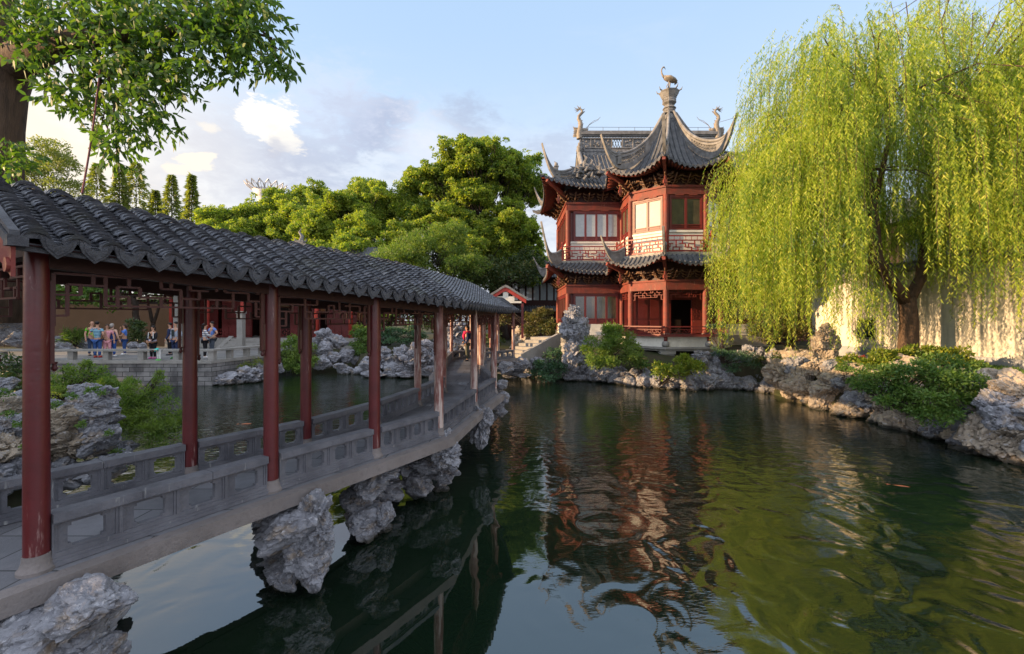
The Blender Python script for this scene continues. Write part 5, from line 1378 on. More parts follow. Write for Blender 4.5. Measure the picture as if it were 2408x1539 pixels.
tree('feathery_tree', 'light feathery tree in front of the dense tree line', (-6.6, 31, 0), [E(990, 590, 31, 90, 52), E(1060, 560, 31, 40, 44), E(930, 610, 31, 66, 40), E(1090, 620, 31, 60, 40)], .14, 'leaf_feather', per=300, L=.16, W=.05, clump=(.2, .42), density=.62, sub=1.3)
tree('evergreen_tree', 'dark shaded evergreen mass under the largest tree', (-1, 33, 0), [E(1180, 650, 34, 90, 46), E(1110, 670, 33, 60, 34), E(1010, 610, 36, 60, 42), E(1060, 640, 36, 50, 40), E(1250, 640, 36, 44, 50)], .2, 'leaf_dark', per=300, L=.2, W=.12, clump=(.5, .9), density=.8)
tree('autumn_tree', 'open brownish green tree behind the corridor roof at far left', (-43, 45, 0), [E(100, 375, 45, 66, 48), E(50, 410, 45, 60, 44), E(150, 410, 45, 40, 40), E(90, 450, 45, 110, 50)], .3, 'leaf_cypress', per=260, L=.22, W=.11, clump=(.6, 1.1), density=.45)
tree('evergreen_tree', 'dark leafy tree behind the terrace visitors seen through the fretwork', (-24.5, 30, 0), [E(170, 690, 29, 100, 40), E(290, 690, 29.5, 90, 38), E(60, 690, 29, 90, 50), E(420, 670, 29.8, 60, 30)], .22, 'leaf_bush', per=300, L=.22, W=.12, clump=(.5, 1.0), density=.6, fork=.9)
tree('evergreen_tree', 'leafy tree behind the hall end, seen above the trailing bushes', (-9, 33, 0), [E(900, 690, 33, 110, 46), E(1010, 700, 33, 80, 46), E(820, 660, 36, 80, 50), E(960, 740, 32, 110, 34)], .22, 'leaf_green', per=260, L=.2, W=.11, clump=(.5, 1.0), density=.8)
for i_, (x, y, lab) in enumerate(((-24.8, 31.2, 'leaning tree trunk nearest the pink wall'), (-22.6, 31.0, 'pale split trunk just left of the green shirt visitor'))):
    t = thing('tree_trunk', lab, 'tree', (x, y, 0)); mb = MB(); limb(mb, (x, y, 0), (x + .2, y, 1.6), .16, .13); limb(mb, (x + .2, y, 1.6), (x - .3, y, 3.6), .12, .08); limb(mb, (x + .2, y, 1.5), (x + .8, y, 3.4), .11, .07); mb.build('trunk', 'bark_dark', t, True)

def conifer(lab, u, vt, d, hw, name='conifer_tree'):
    tp = P(u, vt, d); H = tp.z; wd = hw * d / F; t = thing(name, lab, 'conifer', (tp.x, d, 0), 'conifers beyond the corridor roof')
    wd *= rnd.uniform(1.7, 2.3); sh = rnd.uniform(.75, 1.1); f1, f2 = rnd.uniform(20, 60), rnd.uniform(10, 40); n = 5200; h = rng.random(n) ** 1.15; z = H * .35 + H * .65 * h; lay = np.floor(h * 15) / 15
    ph = (h * 15) % 1; r = wd * (1 - h) ** sh * (.45 + .75 * (1 - ph)) + .06; a = rng.random(n) * 6.283; r = r * (1 + .38 * np.sin(a * 3 + lay * f1) * np.cos(a * 2 - lay * f2)) * (1 - .6 * rng.random(n) ** 2)
    Pb = np.stack([tp.x + np.cos(a) * r, d + np.sin(a) * r, z], 1); D = np.stack([np.cos(a), np.sin(a), -.2 + rng.normal(size=n) * .35], 1)
    V, Fq = leafset(Pb, D, rng.uniform(.3, .6, n), rng.uniform(.12, .22, n)); npmesh('crown', V, Fq, 'leaf_cypress', t)
    mb = MB(); mb.tube([(tp.x, d, 0), (tp.x, d, H * .97)], [.22, .03], 7); mb.build('trunk', 'bark_dark', t)
conifer('broad conifer, leftmost of the row above the corridor roof', 228, 385, 60, 34); conifer('conifer second from left, close beside the tallest', 281, 388, 60, 30); conifer('tallest conifer of the row above the corridor roof', 320, 383, 62, 27)
conifer('short conifer in the middle of the row', 366, 448, 60, 26); conifer('slim conifer second from right of the row', 404, 413, 60, 26); conifer('thin dark conifer standing alone at the right end of the row', 451, 411, 56, 19)
for i_, (x, y, H) in enumerate(((-27, 1.5, 8.8), (-27.5, 6.6, 8.6), (-28, 11.5, 5.8), (-29, 17, 5.0), (-30, 22.3, 6.0), (-33.5, 28.5, 6.6))):  # trees added out of view, heights set to shade bridge and terrace
    tree('shade_tree', 'added broadleaf tree shading the garden from the left, %s from the viewpoint' % ('first', 'second', 'third', 'fourth', 'fifth', 'sixth')[i_], (x, y, 0), [(Vector((x, y, H * .55)), 3.4, 3.2, H * .42)], .28, 'leaf_green', per=140, L=.4, W=.25, clump=(.9, 1.5), density=1.3, group='shade trees added out of view on the left')

# ------------------------------------------------------------------ willow
wt = thing('willow_tree', 'large weeping willow trailing yellow green curtains over the right bank', 'willow', (13.9, 16, .1))
tb = MB(); d_ = 16.0
def Q(u, v, d=16.0): return P(u, v, d)
tr = [Vector((13.9, 16, -.1)), Q(2136, 800), Q(2138, 760), Q(2132, 700)]
tb.tube(tr, [.34, .29, .27, .26], 12)
tb.tube([Q(2134, 715), Q(2095, 660, 15.8), Q(2062, 610, 15.7), Q(2056, 540, 15.6), Q(2052, 470, 15.6), Q(2038, 400, 15.6)], [.22, .19, .185, .17, .14, .11], 10)
tb.tube([Q(2134, 712), Q(2165, 655, 16.2), Q(2172, 600, 16.3), Q(2190, 500, 16.2), Q(2215, 380, 16), Q(2240, 250, 16)], [.20, .17, .15, .14, .11, .07], 10)
tb.tube([Q(2080, 640, 15.7), Q(2030, 600, 15.2), Q(1990, 560, 15), Q(1950, 500, 15), Q(1900, 430, 15)], [.14, .12, .10, .08, .05], 8)
tb.tube([Q(2060, 560), Q(2020, 520, 15.8), Q(1975, 470, 16.2), Q(1930, 380, 16.5)], [.12, .10, .08, .05], 8)
tb.tube([Q(2055, 480, 15.6), Q(2075, 400, 15.2), Q(2090, 330, 15), Q(2080, 240, 15)], [.10, .08, .06, .04], 8)
lobes = [(11.6, 15.6, 3.1, 3.2, 12.3, 3.0), (10.1, 15.8, 2.2, 2.6, 8.9, 1.4), (13.4, 16.8, 2.4, 2.8, 11.6, 2.2), (16.8, 15.4, 3.5, 3.4, 15.6, 3.4), (19.4, 14.5, 3.6, 3.4, 15.2, 3.0), (16.2, 12.8, 2.4, 2.4, 11.6, 2.0), (10.4, 15.6, 1.8, 1.8, 12.4, 1.8)]
tips = [Q(2038, 400, 15.6), Q(2240, 250), Q(1900, 430, 15), Q(1930, 380, 16.5), Q(2080, 240, 15)]
PB, DD = [], []; tw = MB(); NC = 800
for c in range(NC):
    lx, ly, rx, ry, zt, dr = rnd.choices(lobes, [3.4, 2.2, 1.6, 3.2, 2.6, 1.6, 1.0])[0]
    a = rnd.uniform(0, 6.283); q_ = math.sqrt(rnd.random()); x, y = lx + rx * q_ * math.cos(a), ly + ry * q_ * math.sin(a)
    zr = zt - dr * q_ * q_; lev = rnd.random() ** 1.1; root = Vector((x, y, zr - lev * (zr - 4.2) * .80))
    out = Vector((math.cos(a), math.sin(a), 0)) * (.3 + .5 * q_)
    if rnd.random() < .10:
        s_ = min(tips, key=lambda t_: (t_ - root).length); mid = s_.lerp(root, .5) + Zv * .5 + Vector((rnd.gauss(0, .3), rnd.gauss(0, .3), 0)); tw.tube([s_, mid, root + Zv * .1, root + out * .6], [.035, .022, .014, .006], 4, False)
    ln0 = rnd.uniform(1.4, 4.6)
    if .77 < x / y < .85 and y < 16.2 and root.z < 8.8 and rnd.random() < .90: continue
    if .838 < x / y < .868 and root.z > 6.5 and rnd.random() < .75: continue
    floor_ = 1.1 if x < 11.4 else (rnd.uniform(1.0, 2.0) if x < 12.9 else (rnd.choice((1.7, 2.6, 3.0)) if x < 15.0 else 4.3))
    if y < 15.2 and 14.4 < x < 15.3: floor_ = 1.7
    if x < 11.2 and rnd.random() < .35: floor_ = .75
    for s_ in range(rnd.randrange(9, 18)):
        p0 = root + Vector((rnd.gauss(0, .12), rnd.gauss(0, .12), rnd.gauss(0, .35))); o2 = out + Vector((rnd.gauss(0, .22), rnd.gauss(0, .22), 0))
        ln = ln0 * rnd.uniform(.75, 1.15); ln = min(ln, p0.z - floor_ + rnd.uniform(-.25, .2))
        if ln < .5: continue
        if .775 < p0.x / p0.y < .845 and p0.y < 16.0 and p0.z - ln < 6.6 and p0.z > 3.2 and rnd.random() < .92: ln = p0.z - 6.6 if p0.z > 7.1 else .0
        if ln < .5: continue
        n = int(ln / .048); t_ = (np.arange(n) + .5) / n * ln
        ph = rnd.uniform(0, 6)
        hx = 1 - np.exp(-t_ * 1.6); up_ = .28 * np.sin(np.clip(t_ / .7, 0, math.pi))
        px = p0.x + o2.x * hx + .05 * np.sin(t_ * 1.7 + ph); py = p0.y + o2.y * hx + .05 * np.cos(t_ * 1.4 + ph); pz = p0.z - t_ + up_
        ok = (px < 15.4) | (pz > 4.15)
        ra_ = px / py + .010 * np.sin(pz * 2.3 + 1.1) + .006 * np.sin(pz * 5.1)
        keep = rnd.random()
        if keep > .10: ok &= ~((ra_ > .776) & (ra_ < .842) & (py < 15.8) & (pz > 2.8) & (pz < 7.0))
        if keep > .28: ok &= ~((ra_ > .845) & (ra_ < .868) & (pz > 7.4) & (pz < 13.0))
        if keep > .45: ok &= ~((ra_ > .80) & (ra_ < .835) & (pz > 7.0) & (pz < 9.2))
        if 0 < s_ < 3: idx = np.linspace(0, n - 1, 6).astype(int); tw.tube([(px[i], py[i], pz[i]) for i in idx if ok[i]] if ok[idx].sum() > 2 else [(px[0], py[0], pz[0]), (px[0], py[0], pz[0] - .2)], .006, 3, False)
        aa = rng.uniform(0, 6.283, n)
        PB.append(np.stack([px, py, pz], 1)[ok]); DD.append(np.stack([np.cos(aa) * .62, np.sin(aa) * .62, -np.ones(n) * .8], 1)[ok])
PB = np.concatenate(PB); DD = np.concatenate(DD); n = len(PB)
V, Fq = leafset(PB, DD, rng.uniform(.09, .16, n), rng.uniform(.018, .030, n))
npmesh('foliage', V, Fq, 'leaf_willow', wt); tb.build('trunk', 'bark', wt, True); tw.build('twig', 'bark', wt)

# ------------------------------------------------------------------ near tree at upper left
nt = thing('near_tree', 'near broadleaf tree with thick trunk hanging leafy branches into the upper left', 'tree', P(-30, 620, 8))
D0 = 8.0; tb = MB()
tb.tube([P(-10, 760, D0), P(-8, 520, D0), P(0, 400, D0), P(6, 300, D0), P(12, 220, D0), P(30, 150, D0), P(90, 120, 7.6), P(170, 95, 7.2), P(290, 85, 6.9), P(420, 70, 6.7), P(540, 60, 6.6), P(640, 90, 6.6)], [.36, .34, .30, .28, .29, .31, .24, .16, .10, .06, .035, .012], 12)
tb.tube([P(10, 240, D0), P(0, 120, D0), P(-10, -40, D0), P(10, -200, D0)], [.26, .24, .22, .2], 10)
clus = [(40, 20, 85, 7.4), (140, 20, 85, 7.2), (250, 20, 80, 7.0), (360, 35, 85, 6.9), (460, 20, 80, 6.8), (555, 45, 75, 6.6), (618, 85, 55, 6.6), (645, 150, 28, 6.6), (655, 118, 24, 6.6), (668, 150, 14, 6.6), (590, 5, 60, 6.6), (320, 100, 80, 6.9), (425, 120, 70, 6.7), (520, 100, 60, 6.6), (230, 100, 70, 7.0), (300, 20, 70, 6.7), (500, -20, 80, 6.7),
        (110, 190, 40, 7.1), (165, 215, 46, 7.0), (225, 180, 55, 6.8), (200, 245, 44, 6.9), (240, 285, 38, 6.8), (300, 165, 60, 6.8), (375, 190, 46, 6.7), (440, 190, 34, 6.7), (300, 235, 38, 6.7), (345, 262, 36, 6.7), (395, 280, 32, 6.7), (262, 330, 30, 6.7), (305, 322, 32, 6.7), (330, 315, 22, 6.7), (275, 365, 20, 6.7), (565, 145, 30, 6.6), (540, 165, 22, 6.6), (20, 340, 40, 7.2), (5, 395, 44, 7.2), (40, 395, 24, 7.2), (90, 110, 60, 7.3)]
PB, DD = [], []
for u, v, r_, d in clus:
    n = max(5, int(r_ * r_ / 100)); c = P(u, v, d)
    if r_ < 62 and u > 80: limb(tb, P(u * .9 + 20, max(v * .55, 60), d + .1), c, .022, .008, .3, 5, 5)
    for _ in range(n):
        a = rnd.uniform(0, 6.283); q_ = math.sqrt(rnd.random()) * r_; p = P(u + q_ * math.cos(a), v + q_ * math.sin(a), d + rnd.uniform(-.55, .55))
        tdir = np.array([rnd.gauss(.25, .6), rnd.gauss(0, .5), rnd.gauss(-.45, .35)]); tdir /= np.linalg.norm(tdir); m = rnd.randrange(7, 12)
        for k in range(m):
            PB.append(np.array(p) + tdir * .035 * k); sp = rng.normal(size=3) * .62 + tdir * .75 + np.array([0, 0, -.35]); DD.append(sp)
        if rnd.random() < .5: tb.tube([p, Vector(np.array(p) + tdir * .035 * m)], [.005, .002], 3, False)
PB = np.array(PB); DD = np.array(DD); n = len(PB)
V, Fq = leafset(PB, DD, rng.uniform(.09, .145, n), rng.uniform(.046, .068, n), 6, .12)
npmesh('foliage', V, Fq, 'leaf_near', nt); tb.build('trunk', 'bark', nt, True)
mb = MB(); a, b = P(236, 160, 6.6), P(193, 455, 5.6)
mb.tube([a.lerp(b, t_) + Vector((0, 0, -.12 * math.sin(math.pi * t_))) for t_ in np.linspace(0, 1, 12)], .011, 6); tag(mb.build('rope', 'rope', None, False, b), 'dark red rope hanging from the near tree to the tiled roof', 'rope')
for i_, (u0, v0, u1, v1) in enumerate(((1960, 118, 2150, -8), (1990, 150, 2240, -20), (2010, 175, 2420, 30))):
    a, b = P(u0, v0, 30), P(u1, v1, 22); a = a - (b - a) * 1.5; mb = MB(); mb.tube([a.lerp(b + (b - a) * .3, t_) - Zv * (1 - (2 * t_ - 1) ** 2) * .35 for t_ in np.linspace(0, 1, 14)], .018, 4)
    tag(mb.build('cable', 'cable', None, False, a), ('upper left overhead cable crossing the sky behind the willow', 'middle overhead cable crossing the sky behind the willow', 'lowest overhead cable passing behind the willow crown')[i_], 'cable', 'overhead cables behind the willow')

# ------------------------------------------------------------------ shrubs and ground plants
def sp(*L): return [(P(u, v, d), r * d / F) for u, v, r, d in L]
bush('nandina_bush', 'feathery green bush beside the tall scholar stone', sp((1435, 800, 44, 20.6), (1400, 825, 36, 20.4), (1465, 822, 44, 20.6), (1425, 848, 34, 20.2), (1480, 845, 30, 20.4), (1440, 778, 24, 20.6), (1395, 855, 24, 20)), 'leaf_feather', 1500, .13, .04)
bush('ivy_bush', 'dark creeping bush hanging over the rocks left of the scholar stone', sp((1290, 860, 32, 22), (1265, 880, 24, 22), (1315, 865, 28, 21.8), (1300, 835, 24, 22.2), (1285, 890, 26, 21.6)), 'leaf_blue', 900, .11, .05)
bush('shrub', 'yellow green shrub on the low rocks below the pavilion ledge', sp((1555, 875, 30, 18.9), (1590, 878, 28, 18.9), (1625, 868, 30, 19.0), (1600, 850, 20, 19.2)), 'leaf_yellow', 1500, .12, .055)
bush('shrub', 'small green shrub between feathery bush and stone ledge', sp((1510, 862, 18, 20.4), (1495, 850, 16, 20.6)), 'leaf_bush', 800, .12, .05)
bush('maple_bush', 'large bright green maple bush overhanging the right bank', sp((2080, 905, 44, 11.2), (2140, 885, 60, 11.0), (2210, 880, 64, 10.8), (2280, 900, 54, 10.6), (2110, 940, 44, 10.9), (2180, 940, 60, 10.6), (2250, 938, 54, 10.5), (2190, 985, 40, 10.4), (2040, 915, 30, 11.5), (2330, 925, 34, 10.6), (2240, 970, 38, 10.4), (2150, 965, 30, 10.6)), 'leaf_bush', 1900, .085, .038, flat=.7)
bush('hedge', 'sunlit low leafy hedge at the foot of the willow trunk', sp((2080, 845, 34, 14.2), (2120, 838, 32, 14.4), (2165, 836, 32, 14.4), (2210, 836, 34, 14.2), (2255, 842, 30, 14), (2040, 855, 28, 14.4), (2000, 856, 24, 14.8), (2290, 856, 22, 13.8)), 'leaf_yellow', 1300, .12, .05, flat=.6)
bush('pine_shrub', 'dark green trained pine leaning over the rocks right of the pavilion', sp((1700, 832, 24, 19.6), (1735, 845, 30, 19.4), (1770, 855, 28, 19.4), (1720, 870, 20, 19.3), (1690, 768, 16, 20), (1672, 770, 12, 20), (1700, 790, 13, 20)), 'leaf_blue', 900, .1, .03, flat=.45)
tree('small_tree', 'bushy brownish evergreen between the pavilion and the cream wall', (12.1, 19.5, 0), [E(1830, 745, 19.5, 44, 30), E(1850, 790, 19, 44, 26), E(1800, 790, 19.2, 34, 30), E(1880, 770, 19.4, 26, 30)], .12, 'leaf_brown', per=520, L=.11, W=.05, clump=(.22, .42), density=.8)
bush('weeping_bush', 'trailing green bush hanging to the inner pond, left of the boulder stack', sp((690, 810, 26, 25.5), (715, 820, 26, 25.5), (672, 835, 24, 25.2), (700, 850, 26, 25), (728, 850, 20, 25), (685, 865, 18, 24.8), (715, 868, 18, 24.8)), 'leaf_feather', 800, .16, .06, droop=.8)
bush('weeping_bush', 'trailing green bush hanging to the inner pond, right of the boulder stack', sp((850, 785, 26, 27.5), (870, 800, 26, 27.4), (860, 825, 28, 27.2), (840, 810, 20, 27.5), (880, 830, 22, 27)), 'leaf_bush', 800, .16, .06, droop=.8)
bush('spreading_juniper', 'wide layered blue green juniper above the inner pond rockwork', sp((900, 790, 20, 27), (930, 778, 24, 27), (960, 782, 22, 27), (985, 792, 20, 27), (925, 800, 24, 26.6), (960, 803, 22, 26.6), (890, 805, 18, 26.8)), 'leaf_blue', 800, .14, .05, flat=.4)
bush('feathery_bush', 'bright feathery bush between bridge and terrace wall', sp((300, 945, 50, 9.4), (355, 970, 56, 9.4), (405, 995, 40, 9.6), (330, 1010, 52, 9.0), (390, 1030, 42, 9.2), (265, 925, 36, 9.6), (372, 925, 24, 9.6), (376, 895, 14, 9.6), (290, 985, 44, 9.2), (255, 905, 18, 9.6), (310, 905, 18, 9.6), (375, 880, 8, 9.6)), 'leaf_feather', 3000, .075, .018, flat=1.0)
bush('feathery_bush', 'feathery bush tips rising behind the first red column', sp((150, 905, 34, 9.7), (190, 885, 34, 9.8), (230, 905, 34, 9.8), (200, 862, 14, 9.8), (130, 925, 26, 9.4), (160, 870, 12, 9.8), (240, 872, 12, 9.8)), 'leaf_feather', 2400, .08, .02, flat=1.0)
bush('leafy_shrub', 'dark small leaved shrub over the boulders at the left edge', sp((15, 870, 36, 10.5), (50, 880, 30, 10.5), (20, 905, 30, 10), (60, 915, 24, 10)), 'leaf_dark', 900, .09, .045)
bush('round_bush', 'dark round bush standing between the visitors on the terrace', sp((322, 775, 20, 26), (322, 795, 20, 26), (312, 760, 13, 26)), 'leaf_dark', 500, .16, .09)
bush('fern_clump', 'arching grassy plant before the trunks left of the visitors', sp((175, 800, 22, 27), (165, 790, 14, 27), (188, 792, 14, 27)), 'leaf_green', 500, .35, .04)
bush('garden_shrub', 'sunlit yellow green shrubs beyond the end of the corridor', sp((1265, 750, 34, 27.5), (1290, 775, 30, 27), (1250, 780, 26, 27), (1280, 735, 22, 28), (1185, 755, 22, 29), (1195, 735, 18, 29)), 'leaf_brown', 500, .16, .07)
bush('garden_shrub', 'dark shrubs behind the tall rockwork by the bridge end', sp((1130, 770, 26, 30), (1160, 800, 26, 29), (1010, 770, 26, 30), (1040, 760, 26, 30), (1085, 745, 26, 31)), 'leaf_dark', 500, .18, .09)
bush('moss_mound', 'low mossy mound on the bank below the terrace steps corner', sp((590, 862, 16, 22.6), (610, 855, 16, 23), (570, 868, 12, 22)), 'grass', 700, .12, .03, flat=.5)
for i_, (u, v, r_, d) in enumerate(((2318, 878, 22, 13.2), (2362, 884, 22, 13.0), (2400, 892, 22, 12.8), (2285, 870, 18, 13.6), (1880, 880, 20, 17.5), (1905, 862, 18, 18.5))):
    c = P(u, v, d); t = thing('grass_tuft', ('rounded grass tuft by the wall foot, fourth from the right edge' if i_ == 3 else 'rounded grass tuft by the wall foot, third from the right edge' if i_ == 0 else 'rounded grass tuft by the wall foot, second from the right edge' if i_ == 1 else 'rounded grass tuft at the right picture edge' if i_ == 2 else 'grass tuft on the bank rocks left of the honey scholar stone' if i_ == 4 else 'grass tuft at the foot of the small brown evergreen'), 'grass tuft', c - Zv * .2, 'grass tufts on the right bank')
    n = 900; a = rng.random(n) * 6.283; e = rng.random(n); R0 = r_ * d / F; D = np.stack([np.cos(a) * e, np.sin(a) * e, 1.0 - .75 * e], 1)
    V, Fq = leafset(np.tile(np.array(c) - [0, 0, .2], (n, 1)) + D * R0 * .45, D, rng.uniform(.5, .9, n) * R0, np.full(n, .02), 6, .35); npmesh('blades', V, Fq, 'grass', t)
# ground cover on the right bank and behind the ponds
xs_ = rng.uniform(10.8, 15.4, 26000); ys_ = rng.uniform(6, 22, 26000); k_ = (pond_dist(xs_, ys_) > .5) & (np.sin(xs_ * 2.3) * np.cos(ys_ * 1.9) + .35 > 0); xs_, ys_ = xs_[k_], ys_[k_]; n = len(xs_)
V, Fq = leafset(np.stack([xs_, ys_, land(xs_, ys_) + .02], 1), np.stack([rng.normal(size=n) * .5, rng.normal(size=n) * .5, np.ones(n)], 1), rng.uniform(.05, .16, n), rng.uniform(.03, .05, n))
tag(npmesh('ground_cover', V, Fq, 'leaf_bush', None, False, (13, 14, .3)), 'low green ground cover on the right bank', 'ground cover', None, 'stuff')
mb = MB()
for u, v in ((2022, 840), (2028, 838), (2034, 842), (2061, 846)):
    p = P(u, v, 14.8)
    for k in range(6): mb.ball(p + Vector((rnd.gauss(0, .03), rnd.gauss(0, .03), rnd.gauss(0, .03))), .02, .02, .02, 6, 4)
fl = thing('flower_plant', 'small red flowers left of the willow hedge', 'flower', P(2035, 850, 14.8)); mb.build('flower', 'flower', fl); mb = MB(); 
for u in (2022, 2030, 2061): mb.tube([P(u, 842, 14.8), P(u, 875, 14.8)], .008, 4)
mb.build('stem', 'leaf_green', fl)
# koi
for u, v, a_k, lab in ((2118, 1143, -.5, 'orange koi at the surface below the right bank'), (578, 997, .2, 'orange koi in the inner pond between the red columns'), (1905, 905, .1, 'dark koi ripple shape near the right bank')):
    if 'ripple' in lab: continue
    d = (EYE - WZ) * F / (v - HY); c = P(u, v, d); c.z = WZ - .012; mb = MB(); dx = Vector((math.cos(a_k), math.sin(a_k), 0)); sz = .8 if u > 1000 else .9
    mb.tube([c - dx * .19 * sz, c - dx * .1 * sz, c, c + dx * .12 * sz, c + dx * .19 * sz], [.008, .022 * sz, .032 * sz, .026 * sz, .008], 8)
    sd_ = Vector((-dx.y, dx.x, 0)); mb.prism([c - dx * .17 * sz + Zv * .008, c - dx * .27 * sz + sd_ * .05 + Zv * .008, c - dx * .24 * sz + Zv * .008, c - dx * .27 * sz - sd_ * .05 + Zv * .008], (0, 0, .006))
    tag(mb.build('koi_fish', 'koi', None, True, c), lab, 'fish', 'koi in the pond')
# ------------------------------------------------------------------ people
def cm(name, col, rough=.8, stripe=None):
    if name in MATS: return name
    def ex(t, mp, c):
        z = t.n('ShaderNodeSeparateXYZ', {0: mp}).outputs[2]
        s_ = t.math('SINE', t.math('MULTIPLY', z, stripe[1])); return t.mix(t.ramp(s_, .2, .35), c, stripe[0])
    mat(name, col, rough, tuple(k * .8 for k in col), 6, .15, 20, .2, ex if stripe else None); return name
cm('skin', (.50, .28, .19), .55); cm('skin_pale', (.58, .36, .27), .55)
def skin_mesh(joints, edges, root):
    """one continuous tapering surface grown round a joint skeleton"""
    names = list(joints); me = bpy.data.meshes.new('tmp'); me.from_pydata([joints[k][0] for k in names], [(names.index(a), names.index(b)) for a, b in edges], [])
    o = bpy.data.objects.new('tmp', me); C.objects.link(o); md = o.modifiers.new('s', 'SKIN'); md.branch_smoothing = .6; sb = o.modifiers.new('u', 'SUBSURF'); sb.levels = 1
    for i, k in enumerate(names):
        r = joints[k][1]; r = r if hasattr(r, '__len__') else (r, r); me.skin_vertices[0].data[i].radius = r; me.skin_vertices[0].data[i].use_root = (k == root)
    dg = bpy.context.evaluated_depsgraph_get(); dg.update(); ev = o.evaluated_get(dg).to_mesh()
    vs = [tuple(v.co) for v in ev.vertices]; fs = [tuple(p.vertices) for p in ev.polygons]
    o.evaluated_get(dg).to_mesh_clear(); bpy.data.objects.remove(o); return vs, fs
def person(label, u, vfeet, h, face, top, legs, hair, sleeve='long', arms=None, bend=0, skirtl=None, hairstyle='short', shoes=(.05, .05, .06), lean=0, stance=.055, skinm='skin', group='visitors on the terrace', extra=None, topstripe=None, girth=1.0, pos=None, neckline=.84):
    d = EYE * F / (vfeet - HY); g0 = P(u, vfeet, d); g0.z = 0
    if pos: g0 = Vector(pos)
    t = thing('person', label, 'person', g0, group); ca, sa = math.cos(face), math.sin(face)
    def bendf(x, y, z):
        if bend and z > .52:
            q_ = z - .52; y2 = y + q_ * math.sin(bend); z2 = .50 + q_ * math.cos(bend) + 0; return x, y2 - .08 * math.sin(bend), z2
        return x, y + lean * z * 0, z
    def W(p, flex=True):
        x, y, z = bendf(*p) if flex else p
        return Vector(((x * ca - y * sa) * h, (x * sa + y * ca) * h, z * h)) + g0
    A = {'el': (-.155, -.01, .63), 'wl': (-.165, .05, .49), 'er': (.155, -.01, .63), 'wr': (.165, .05, .49)}
    A.update(arms or {}); s = stance; G = girth
    J = {'pelvis': ((0, 0, .52), (.075 * G, .055 * G)), 'waist': ((0, 0, .62), (.066 * G, .048 * G)), 'chest': ((0, .005, .74), (.082 * G, .056 * G)), 'neckb': ((0, -.005, .825), .04), 'neck': ((0, .0, .865), .030), 'jaw': ((0, .012, .90), (.036, .042)), 'crown': ((0, .004, .955), (.044, .050)), 'top': ((0, -.002, .985), (.03, .034)),
         'sl': ((-.105, 0, .80), .034), 'el': (A['el'], .024), 'wl': (A['wl'], .016), 'sr': ((.105, 0, .80), .034), 'er': (A['er'], .024), 'wr': (A['wr'], .016),
         'hl': ((-.05, 0, .47), .052), 'kl': ((-s, .008, .28), .034), 'al': ((-s * 1.05, -.008, .05), .021), 'fl': ((-s * 1.15, .07, .018), .018), 'hr': ((.05, 0, .47), .052), 'kr': ((s, .01, .28), .034), 'ar': ((s * 1.05, -.005, .05), .021), 'fr': ((s * 1.15, .072, .018), .018)}
    ED = [('pelvis', 'waist'), ('waist', 'chest'), ('chest', 'neckb'), ('neckb', 'neck'), ('neck', 'jaw'), ('jaw', 'crown'), ('crown', 'top'), ('chest', 'sl'), ('sl', 'el'), ('el', 'wl'), ('chest', 'sr'), ('sr', 'er'), ('er', 'wr'), ('pelvis', 'hl'), ('hl', 'kl'), ('kl', 'al'), ('al', 'fl'), ('pelvis', 'hr'), ('hr', 'kr'), ('kr', 'ar'), ('ar', 'fr')]
    LOW = {'hl', 'kl', 'al', 'fl', 'hr', 'kr', 'ar', 'fr', 'pelvis'}
    def grow(keys, scale, add, rootk):
        jj = {}
        for k in keys:
            p, r = J[k]; r = r if hasattr(r, '__len__') else (r, r); jj[k] = (tuple(W(p, k not in LOW) - g0), tuple((q * scale + add) * h for q in r))
        vs, fs = skin_mesh(jj, [e for e in ED if e[0] in jj and e[1] in jj], rootk); m = MB(); m.add([Vector(v) + g0 for v in vs], fs); return m
    body = grow(list(J), 1, 0, 'pelvis')
    for side, e, w_ in ((-1, 'el', 'wl'), (1, 'er', 'wr')):
        a, b = W(J[e][0]), W(J[w_][0]); dr = (b - a).normalized(); sd = dr.cross(W((0, 1, .5)) - W((0, 0, .5))).normalized(); pal = b + dr * .045 * h
        body.tube([b, b + dr * .02 * h, pal], [.015 * h, .020 * h, .018 * h], 6)
        for k in range(4): o_ = sd * (k - 1.5) * .0095 * h; ln = (.040, .047, .044, .035)[k] * h; nrm = dr.cross(sd) * .010 * h; body.tube([pal + o_, pal + o_ + dr * ln * .5, pal + o_ + dr * ln + nrm], [.0055 * h, .005 * h, .0035 * h], 5)
        body.tube([b + dr * .018 * h, b + dr * .03 * h + sd * .022 * h * side, b + dr * .052 * h + sd * .026 * h * side], [.007 * h, .006 * h, .004 * h], 5)
    n0 = W((0, .058, .925)); body.tube([W((0, .045, .942)), n0, W((0, .048, .915))], [.005 * h, .009 * h, .006 * h], 5)
    for s_ in (-1, 1): body.ball(W((s_ * .046, 0, .925)), .007 * h, .010 * h, .015 * h, 6, 4)
    body.build('body', skinm, t, True)
    keys = ['pelvis', 'waist', 'chest', 'neckb', 'sl', 'el', 'sr', 'er'] + (['wl', 'wr'] if sleeve == 'long' else [])
    if sleeve == 'none': keys = ['pelvis', 'waist', 'chest']
    sv = dict(J)
    if sleeve == 'short':
        for k, s0 in (('el', 'sl'), ('er', 'sr')): J[k] = (tuple(np.array(J[s0][0]) * .4 + np.array(J[k][0]) * .6), .030)
    m = grow(keys, 1.0, .012, 'waist'); J = sv
    m.build('top', top, t, True)
    m = grow(['pelvis', 'hl', 'kl', 'al', 'hr', 'kr', 'ar'], 1.0, .011, 'pelvis'); m.build('trousers', legs, t, True)
    m = MB()
